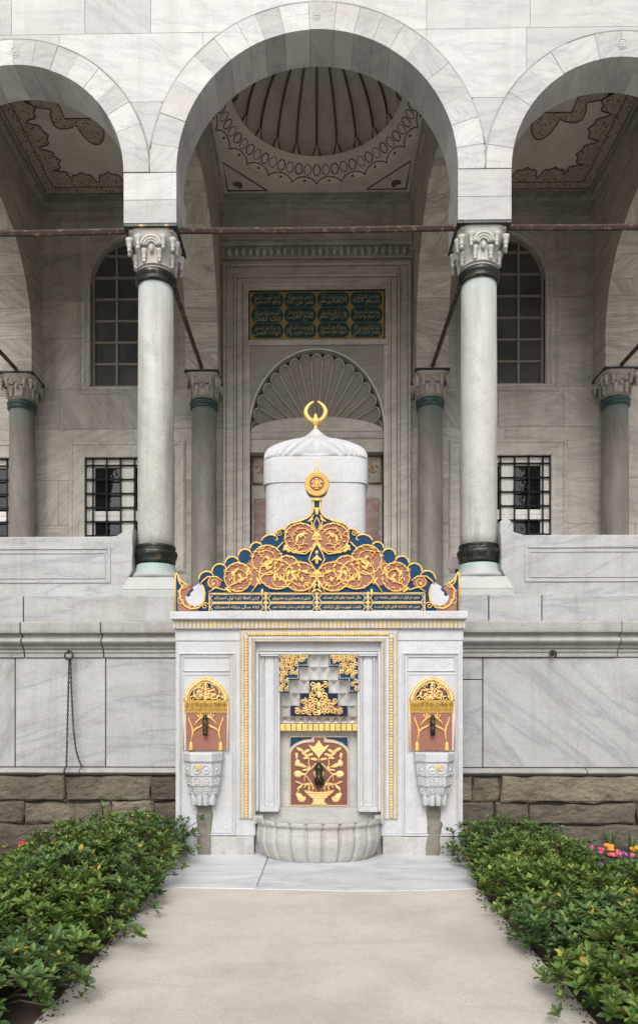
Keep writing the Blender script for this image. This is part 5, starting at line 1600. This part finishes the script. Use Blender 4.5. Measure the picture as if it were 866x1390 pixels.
links(m, [(X(94.5, yc_), yc_, Z(893, yc_)), (X(96, yc_), yc_, Z(940, yc_)), (X(98.5, yc_), yc_, Z(990, yc_)), (X(102, yc_), yc_, Z(1018, yc_)), (X(106, yc_), yc_, Z(1032, yc_)), (X(111, yc_), yc_-.02, Z(1041, yc_))])
m.build('chain_links', M['rust'], ch)
m = MB(); m.smooth = True; m.tone()
cR = (X(93, yc_), yc_-.0, Z(890, yc_))
m.tube([(cR[0]+.045*math.cos(2*PI*k/14), cR[1]-.02, cR[2]+.045*math.sin(2*PI*k/14)) for k in range(14)], .010, 6, True)
m.tube([(cR[0], -.60, cR[2]+.05), (cR[0], -.70, cR[2]+.05), (cR[0], -.70, cR[2]+.02)], .014, 6, ref=(1, 0, 0))
m.build('wall_ring', M['rust'], ch)
m = MB(); m.smooth = True; m.tone()
hx, hz = X(749, -.66), Z(886, -.66)
m.tube([(hx, -.60, hz), (hx, -.72, hz), (hx+.005, -.74, hz-.03), (hx, -.72, hz-.06)], [.02, .017, .013, .01], 7, ref=(1, 0, 0))
m.blob((hx, -.625, hz), (.035, .012, .035))
tag(m.build('iron_hook', M['rust'], None), 'short rusty iron hook under the podium cornice, right of the fountain', 'hook')
# visitor sign on the porch
ys = .9
sg = thing('information_sign', 'small greyish pink sign board on a post on the porch, behind the right-hand column', 'sign')
m = MB(); m.tone(.5)
sx0, sx1, sz0, sz1 = X(606, ys), X(634, ys), Z(773, ys), Z(755, ys)
m.add([(sx0, ys, sz0), (sx1, ys, sz0), (sx1, ys+.02, sz0), (sx0, ys+.02, sz0), (sx0, ys+.05, sz1), (sx1, ys+.05, sz1), (sx1, ys+.07, sz1), (sx0, ys+.07, sz1)],
      [(0, 3, 2, 1), (4, 5, 6, 7), (0, 1, 5, 4), (1, 2, 6, 5), (2, 3, 7, 6), (3, 0, 4, 7)])
m.build('board', M['sign'], sg, bev=.004)
m = MB(); m.tone(.5); m.smooth = True
m.tube([((sx0+sx1)/2, ys+.05, FLOOR+.01), ((sx0+sx1)/2, ys+.045, sz0+.05)], .02, 8, ref=(0, 1, 0)); m.lathe([(.13, 0), (.13, .015), (.03, .03), (.02, .05)], ((sx0+sx1)/2, ys+.05, FLOOR+.002), 16)
m.build('post', M['iron'], sg)

# ================================================================== ground
def gset(o): o['kind'] = 'structure'; return o
m = MB(); m.tone(.5)
def gz(x, y):
    s = 0.0
    if abs(x) > 1.45 and -8 < y < -.3: s = .035*min(1, (abs(x)-1.45)*3)*(1+.5*noise.noise(Vector((x*1.7, y*1.7, 0))))
    return s-.035
xs = [-400, -120, -40, -15, -8]+[-7+k*.25 for k in range(57)]+[8, 15, 40, 120, 400]
ysl = [-400, -120, -40, -18, -12]+[-10+k*.25 for k in range(45)]+[4, 12, 40, 120, 400]
W = len(xs); m.smooth = True
m.add([(x, y, gz(x, y) if abs(x) < 7.1 and -10.1 < y < 1.1 else -.036) for y in ysl for x in xs], [(j*W+i, j*W+i+1, (j+1)*W+i+1, (j+1)*W+i) for j in range(len(ysl)-1) for i in range(W-1)])
gset(m.build('ground', M['soil'], recalc=False))
m = MB(); m.tone(.5)
for x0, x1, y0, y1 in ((-90, -5.2, -90, 2.5), (5.2, 90, -90, 2.5), (-5.2, 5.2, -90, -7.2)): m.add([(x0, y0, -.012), (x1, y0, -.012), (x1, y1, -.012), (x0, y1, -.012)], [(0, 1, 2, 3)])
gset(m.build('bounce_sheet', M['bounce'], recalc=False))  # unseen pale ground, added to bounce light up into the porch
m = MB(); m.tone(.5)
edge = []
for k in range(61):
    y = -2.5-4.68*k/60; edge.append((1.37+.02*noise.noise(Vector((y*2, 3, 0)))+.01*noise.noise(Vector((y*9, 7, 0))), y))
edl = [(-1.37-.02*noise.noise(Vector((y*2, 13, 0)))-.01*noise.noise(Vector((y*9, 17, 0))), y) for _, y in edge]
for k in range(60):
    a, b, c, d = edl[k], edl[k+1], edge[k+1], edge[k]
    m.add([(*a, -.006), (*b, -.006), (*c, -.006), (*d, -.006), (a[0], a[1], -.08), (b[0], b[1], -.08), (c[0], c[1], -.08), (d[0], d[1], -.08)], [(0, 1, 2, 3), (0, 4, 5, 1), (3, 2, 6, 7)])
gset(m.build('path', M['path'], recalc=False))
m = MB()
def slabp(poly, t):
    m.tone(t); n = len(poly)
    m.add([(x, y, 0.0) for x, y in poly]+[(x, y, -.08) for x, y in poly], [list(range(n))[::-1]]+[(i, (i+1) % n, n+(i+1) % n, n+i) for i in range(n)])
slabp([(-1.62, -.9), (-1.44, -2.2), (-1.36, -2.5), (-1.2, -2.56), (-.52, -2.6), (-.50, -.9)], .75)
slabp([(-.492, -.9), (-.515, -2.6), (.3, -2.66), (.9, -2.63), (1.36, -2.56), (1.42, -2.3), (1.62, -.9)], .4)
gset(m.build('marble_paving', M['paving'], bev=.006))

# ================================================================== planting
def leaf_faces(mb, base, d, up, ln, wd):
    side = d.cross(up)
    if side.length < 1e-4: return
    side.normalize(); nrm = side.cross(d).normalized()
    p1 = base+d*(ln*.35)+nrm*(ln*.03); p2 = base+d*(ln*.72)+nrm*(ln*.0); tip = base+d*ln-nrm*(ln*.10)
    mb.add([base, p1+side*wd*.42+nrm*wd*.12, p1, p1-side*wd*.42+nrm*wd*.12, p2+side*wd*.5+nrm*wd*.12, p2, p2-side*wd*.5+nrm*wd*.12, tip],
           [(0, 1, 2), (0, 2, 3), (1, 4, 5, 2), (3, 2, 5, 6), (4, 7, 5), (6, 5, 7)])
def rosette(mb, p, axis, ln, n, light):
    t = Vector((R.uniform(-1, 1), R.uniform(-1, 1), R.uniform(-1, 1)))
    e1 = axis.cross(t)
    if e1.length < 1e-3: return
    e1.normalize(); e2 = axis.cross(e1)
    a0 = R.uniform(0, 6.28)
    for k in range(n):
        a = a0+2.4*k; tilt = .15+.75*(k/n)**1.2+R.uniform(-.1, .15)      # inner leaves stand up
        tilt = 1.25-tilt if False else .45+.75*((n-k)/n)+R.uniform(-.15, .15)
        d = (axis*math.cos(tilt)+(e1*math.cos(a)+e2*math.sin(a))*math.sin(tilt)).normalized()
        l = ln*R.uniform(.75, 1.1)*(1 if k < n-2 else .7)
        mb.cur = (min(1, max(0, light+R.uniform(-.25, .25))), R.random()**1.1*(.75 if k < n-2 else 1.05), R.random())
        leaf_faces(mb, p-axis*(.02*(n-k)/n), d, axis, l, l*R.uniform(.30, .40))
def shrub(label, x, y, rx, ry, h, count, ln=.085, mat='leaf', seed=0, group='shrubs bordering the path'):
    global R
    keep = R; R = random.Random(100+seed)
    t = thing('shrub', label, 'shrub', (x, y, 0), group)
    fol = MB(); st = MB(); st.smooth = True
    sd = Vector((seed*7.1, seed*3.3, 1))
    for k in range(count):
        a = R.uniform(0, 2*PI); cz = R.random()**.75
        rad = math.sqrt(max(0, 1-cz*cz)); 
        bump = 1+.40*noise.noise(Vector((math.cos(a)*rad*2.6, math.sin(a)*rad*2.6, cz*2.6))+sd)+.10*noise.noise(Vector((math.cos(a)*rad*7, math.sin(a)*rad*7, cz*7))+sd)
        depth = 1-.33*R.random()**2.2 if R.random() > .10 else R.uniform(1.02, 1.16)
        q = Vector((rx*rad*math.cos(a)*bump*depth*1.05, ry*rad*math.sin(a)*bump*depth*1.05, max(.03, h*(.10+.90*cz)*bump*depth)))
        nrm = Vector((q.x/(rx*rx), q.y/(ry*ry), max(.1, q.z-.1*h)/(h*h))).normalized()
        ax = (nrm*.55+Vector((R.uniform(-.4, .4), R.uniform(-.4, .4), .85))).normalized()
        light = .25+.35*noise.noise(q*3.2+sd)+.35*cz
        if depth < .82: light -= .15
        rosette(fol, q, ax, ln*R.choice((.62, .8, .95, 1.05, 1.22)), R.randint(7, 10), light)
        if k % 4 == 0:
            st.tone(); base = Vector((q.x*.25, q.y*.25, -.03))
            mid = base.lerp(q, .55)+Vector((0, 0, .04)); st.tube([base, mid, q], [.009, .006, .003], 4, ref=(1, .3, 0))
    f = fol.build('foliage', M[mat], t, recalc=False); s_ = st.build('stems', M['stem'], t)
    R = keep
    return t
S = [
 ('glossy green shrub at the foot of the wall, touching the fountain\'s left corner', -1.98, -1.45, .60, .50, .47, 330, .075, 'leaf_blue'),
 ('yellow-green shrub beside the left edge of the marble paving', -2.02, -2.25, .62, .52, .44, 340, .08, 'leaf'),
 ('low green shrub in the left bed, set back below the red flowers', -2.80, -2.75, .56, .46, .26, 260, .085, 'leaf'),
 ('rounded dark shrub leaning over the left edge of the beige path', -1.88, -3.15, .56, .56, .42, 330, .085, 'leaf_blue'),
 ('bright-tipped shrub at the far left, behind the shrubs along the path', -2.72, -3.55, .56, .58, .36, 300, .09, 'leaf'),
 ('large-leaved shrub at the left path edge, in the bottom corner of the photo', -1.93, -4.12, .56, .56, .40, 330, .09, 'leaf'),
 ('dark leafy shrub nearest the camera on the left of the path', -1.95, -5.0, .55, .50, .36, 300, .09, 'leaf_blue'),
 ('green shrub at the foot of the wall, touching the fountain\'s right corner', 1.93, -1.55, .50, .48, .42, 290, .075, 'leaf_blue'),
 ('low sprawling shrub against the podium wall, right of the corner shrub', 2.38, -1.65, .36, .38, .30, 180, .075, 'leaf_blue'),
 ('yellow-leaved shrub beside the right edge of the marble paving', 1.94, -2.45, .50, .48, .36, 290, .08, 'leaf'),
 ('dark blue-green shrub in the right bed, in front of the flowers', 2.50, -3.0, .50, .44, .26, 240, .085, 'leaf_blue'),
 ('feathery low shrub spilling over the right edge of the beige path', 1.88, -3.30, .48, .48, .34, 280, .08, 'leaf'),
 ('leafy green shrub at the right, in the bottom corner of the photo', 2.50, -3.72, .55, .52, .36, 300, .09, 'leaf'),
 ('mid-green shrub at the right path edge, in the bottom of the photo', 1.86, -4.15, .47, .52, .33, 280, .085, 'leaf_blue'),
 ('bushy shrub nearest the camera on the right of the path', 1.88, -5.05, .50, .50, .34, 280, .09, 'leaf'),
]
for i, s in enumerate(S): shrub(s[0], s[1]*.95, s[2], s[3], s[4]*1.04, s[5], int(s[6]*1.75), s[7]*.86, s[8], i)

def ground_pt(px, py, z=0.0):
    d = (EYE-z)*1000/(py-HY); return (px-CX)*d/1000, d-DC
def flower(label, px, py, col, n=5, hgt=.10, eye_='yellow', spread=.07):
    x, y = ground_pt(px, py, hgt)
    t = thing('primrose', label, 'flower', (x, y, 0), 'flowers in the beds')
    m = MB()
    for k in range(9):
        a = 2.4*k; d = Vector((math.cos(a), math.sin(a), .25+.1*R.random())).normalized(); m.cur = (R.uniform(.4, 1), R.random()*.8, .5)
        leaf_faces(m, Vector((0, 0, .01)), d, Vector((0, 0, 1)), R.uniform(.07, .11), .045)
    m.build('leaves', M['leaf'], t, recalc=False)
    st = MB(); pe = MB(); ey = MB(); ey.smooth = True
    for k in range(n):
        cx, cy = R.uniform(-spread, spread), R.uniform(-spread*.5, spread*.5); cz = hgt+R.uniform(-.02, .03)
        st.tone(); st.tube([(cx*.2, cy*.2, 0), (cx, cy, cz)], .003, 4, ref=(1, .2, 0))
        ax = Vector((R.uniform(-.3, .3), -.75, .6)).normalized(); e1 = ax.cross(Vector((1, 0, 0))).normalized(); e2 = ax.cross(e1)
        c = Vector((cx, cy, cz))
        for j in range(6):
            a = 2*PI*j/6; pe.tone(); d = (e1*math.cos(a)+e2*math.sin(a)); sd_ = ax.cross(d)
            pe.add([c, c+d*.016+sd_*.011+ax*.004, c+d*.026, c+d*.016-sd_*.011+ax*.004], [(0, 1, 2, 3)])
        ey.tone(); ey.blob(c+ax*.003, (.008, .008, .008), nu=6, nv=4)
    st.build('stalks', M['grassleaf'], t); pe.build('petals', M[col], t, recalc=False); ey.build('eyes', M[eye_], t)
flower('magenta primroses with yellow eyes by the wall, leftmost flowers of the right bed', 806, 1153, 'magenta', 6)
flower('orange-yellow primroses in the right bed, beside the magenta ones', 829, 1149, 'orange', 5, eye_='orange')
flower('bright pink primroses in front of the orange ones in the right bed', 834, 1159, 'pink', 6)
flower('small purple primroses next to the bright pink flowers in the right bed', 848, 1158, 'purple', 4)
flower('orange primroses at the far right edge of the right bed', 862, 1151, 'orange', 4, eye_='orange')
flower('deep pink primroses at the right edge, below the orange ones', 864, 1161, 'pink', 5)
flower('single purple primrose with a yellow eye, nearer than the rest of the right bed', 812, 1173, 'purple', 2, spread=.03)
flower('red primroses in the left bed, before the rubble stones of the wall', 34, 1148, 'red', 5, eye_='red')
flower('small red flower in the left bed, right of the other red ones', 73, 1143, 'red', 2, spread=.03, eye_='red')
def strap(label, px, py, n=6, h=.22):
    x, y = ground_pt(px, py)
    m = MB()
    for k in range(n):
        a = R.uniform(0, 6.28); lean = R.uniform(.05, .4); m.cur = (R.uniform(.2, .9), R.random()*.9, .5); hh = h*R.uniform(.7, 1.1)
        d = Vector((math.cos(a), math.sin(a), 0)); sdv = Vector((-d.y, d.x, 0)); w = .012
        P = [Vector((x, y, 0))+d*(.02+lean*hh*t*t)+Vector((0, 0, hh*(t-.15*t*t))) for t in (0, .35, .7, 1)]
        ws = [w*.7, w, w*.8, .001]
        v = []
        for p, ww in zip(P, ws): v += [p-sdv*ww, p+sdv*ww]
        m.add(v, [(0, 1, 3, 2), (2, 3, 5, 4), (4, 5, 7, 6)])
    o = m.build('tulip_plant', M['grassleaf'], recalc=False)
    tag(o, label, 'plant', 'strap-leaved plants in the beds')
strap('upright strap-leaved plant at the edge of the shrubs, left of the magenta primroses', 784, 1160, 6, .2)
strap('tall strap-leaved plant behind the orange primroses in the right bed', 826, 1150, 7, .26)
strap('strap-leaved plant among the pink and purple primroses at the right', 853, 1156, 7, .24)
strap('thin strap-leaved plant beside the single purple primrose', 818, 1182, 5, .16)
strap('drooping strap-leaved plant before the rubble wall in the left bed', 50, 1150, 4, .2)
# low leaves and litter on the soil
m = MB()
rr = random.Random(5)
for k in range(420):
    s = rr.choice((-1, 1)); x = s*rr.uniform(1.5, 4.2); y = rr.uniform(-4.5, -.75)
    if s > 0 and x < 2.3: continue
    for j in range(4):
        a = rr.uniform(0, 6.28); d = Vector((math.cos(a), math.sin(a), rr.uniform(.2, .7))).normalized(); m.cur = (rr.uniform(.2, 1), rr.random(), .5)
        leaf_faces(m, Vector((x, y, gz(x, y)+.005)), d, Vector((0, 0, 1)), rr.uniform(.03, .07), rr.uniform(.02, .04))
o = m.build('ground_cover', M['leaf'], recalc=False); o['kind'] = 'stuff'; o['label'] = 'low leafy ground cover on the bed soil'
m = MB()
for k in range(16):
    s = rr.choice((-1, 1)); x = s*(1.37-abs(rr.gauss(0, .05))); y = rr.uniform(-5.2, -2.7)
    a = rr.uniform(0, 6.28); d = Vector((math.cos(a), math.sin(a), .12)).normalized(); m.tone()
    leaf_faces(m, Vector((x, y, .004)), d, Vector((0, 0, 1)), rr.uniform(.025, .055), .018)
o = m.build('fallen_leaves', M['stem'], recalc=False); o['kind'] = 'stuff'; o['label'] = 'dry fallen leaves along the path edges'

m = MB(); m.smooth = True
for k in range(520):
    s = rr.choice((-1, 1)); off = abs(rr.gauss(0, .045)); x = s*(1.375-off); y = rr.uniform(-5.6, -2.62)
    r_ = rr.uniform(.0025, .008)*(1 if off < .07 else .6); m.tone(rr.random()); m.blob((x, y, -.005+r_*.4), (r_*rr.uniform(.8, 1.5), r_, r_*.7), nu=5, nv=3)
o = m.build('soil_crumbs', M['soil']); o['kind'] = 'stuff'; o['label'] = 'crumbs of soil spilled along the path edges'

# ================================================================== light, sky, camera
w = bpy.data.worlds.new('World'); SC.world = w; w.use_nodes = True
nt = w.node_tree; nt.nodes.clear()
SUN_EL, SUN_AZ = math.radians(42), math.radians(186)      # azimuth clockwise from north (+Y): behind the camera
sky = N(nt, 'ShaderNodeTexSky', sky_type='NISHITA', sun_disc=False, sun_elevation=SUN_EL, sun_rotation=SUN_AZ, air_density=1.0, dust_density=4.0, ozone_density=1.0)
hs = N(nt, 'ShaderNodeHueSaturation', {'Color': sky.outputs[0], 'Saturation': .22})
bg = N(nt, 'ShaderNodeBackground', {'Color': hs.outputs[0], 'Strength': .15})
nt.links.new(bg.outputs[0], N(nt, 'ShaderNodeOutputWorld').inputs[0])
sl = bpy.data.lights.new('sun', 'SUN'); sl.energy = 1.5; sl.angle = math.radians(32); sl.color = (1, .96, .9)
so = bpy.data.objects.new('sun', sl); COL.objects.link(so)
dv = Vector((math.sin(SUN_AZ)*math.cos(SUN_EL), math.cos(SUN_AZ)*math.cos(SUN_EL), math.sin(SUN_EL)))
so.rotation_euler = (-dv).to_track_quat('-Z', 'Y').to_euler(); so.location = dv*30
cam = bpy.data.cameras.new('camera'); co = bpy.data.objects.new('camera', cam); COL.objects.link(co); SC.camera = co
YAW = math.radians(.9)
co.location = (0, -DC, EYE); co.rotation_euler = (PI/2, 0, YAW)
cam.sensor_fit = 'AUTO'; cam.sensor_width = 36; cam.lens = 36*F/1390
cam.shift_y = (HY-695)/1390; cam.shift_x = (433+F*math.tan(YAW)-430)/1390
cam.clip_end = 2000
SC.view_settings.view_transform = 'Standard'; SC.view_settings.look = 'None'; SC.view_settings.exposure = 0.22; SC.view_settings.gamma = 1
SC.cycles.max_bounces = 8; SC.cycles.diffuse_bounces = 5
SC.cycles.use_denoising = True
# empties stand at the base of their thing
for e, loc in ((ftn, (FC, YF, 0)), (tur, (TC, .02, FLOOR)), (ch, (X(93, -.66), -.66, Z(890, -.66))), (sg, ((sx0+sx1)/2, ys+.05, FLOOR))):
    e.location = loc
    for k in e.children: k.matrix_parent_inverse = Matrix.Translation(Vector(loc)).inverted()
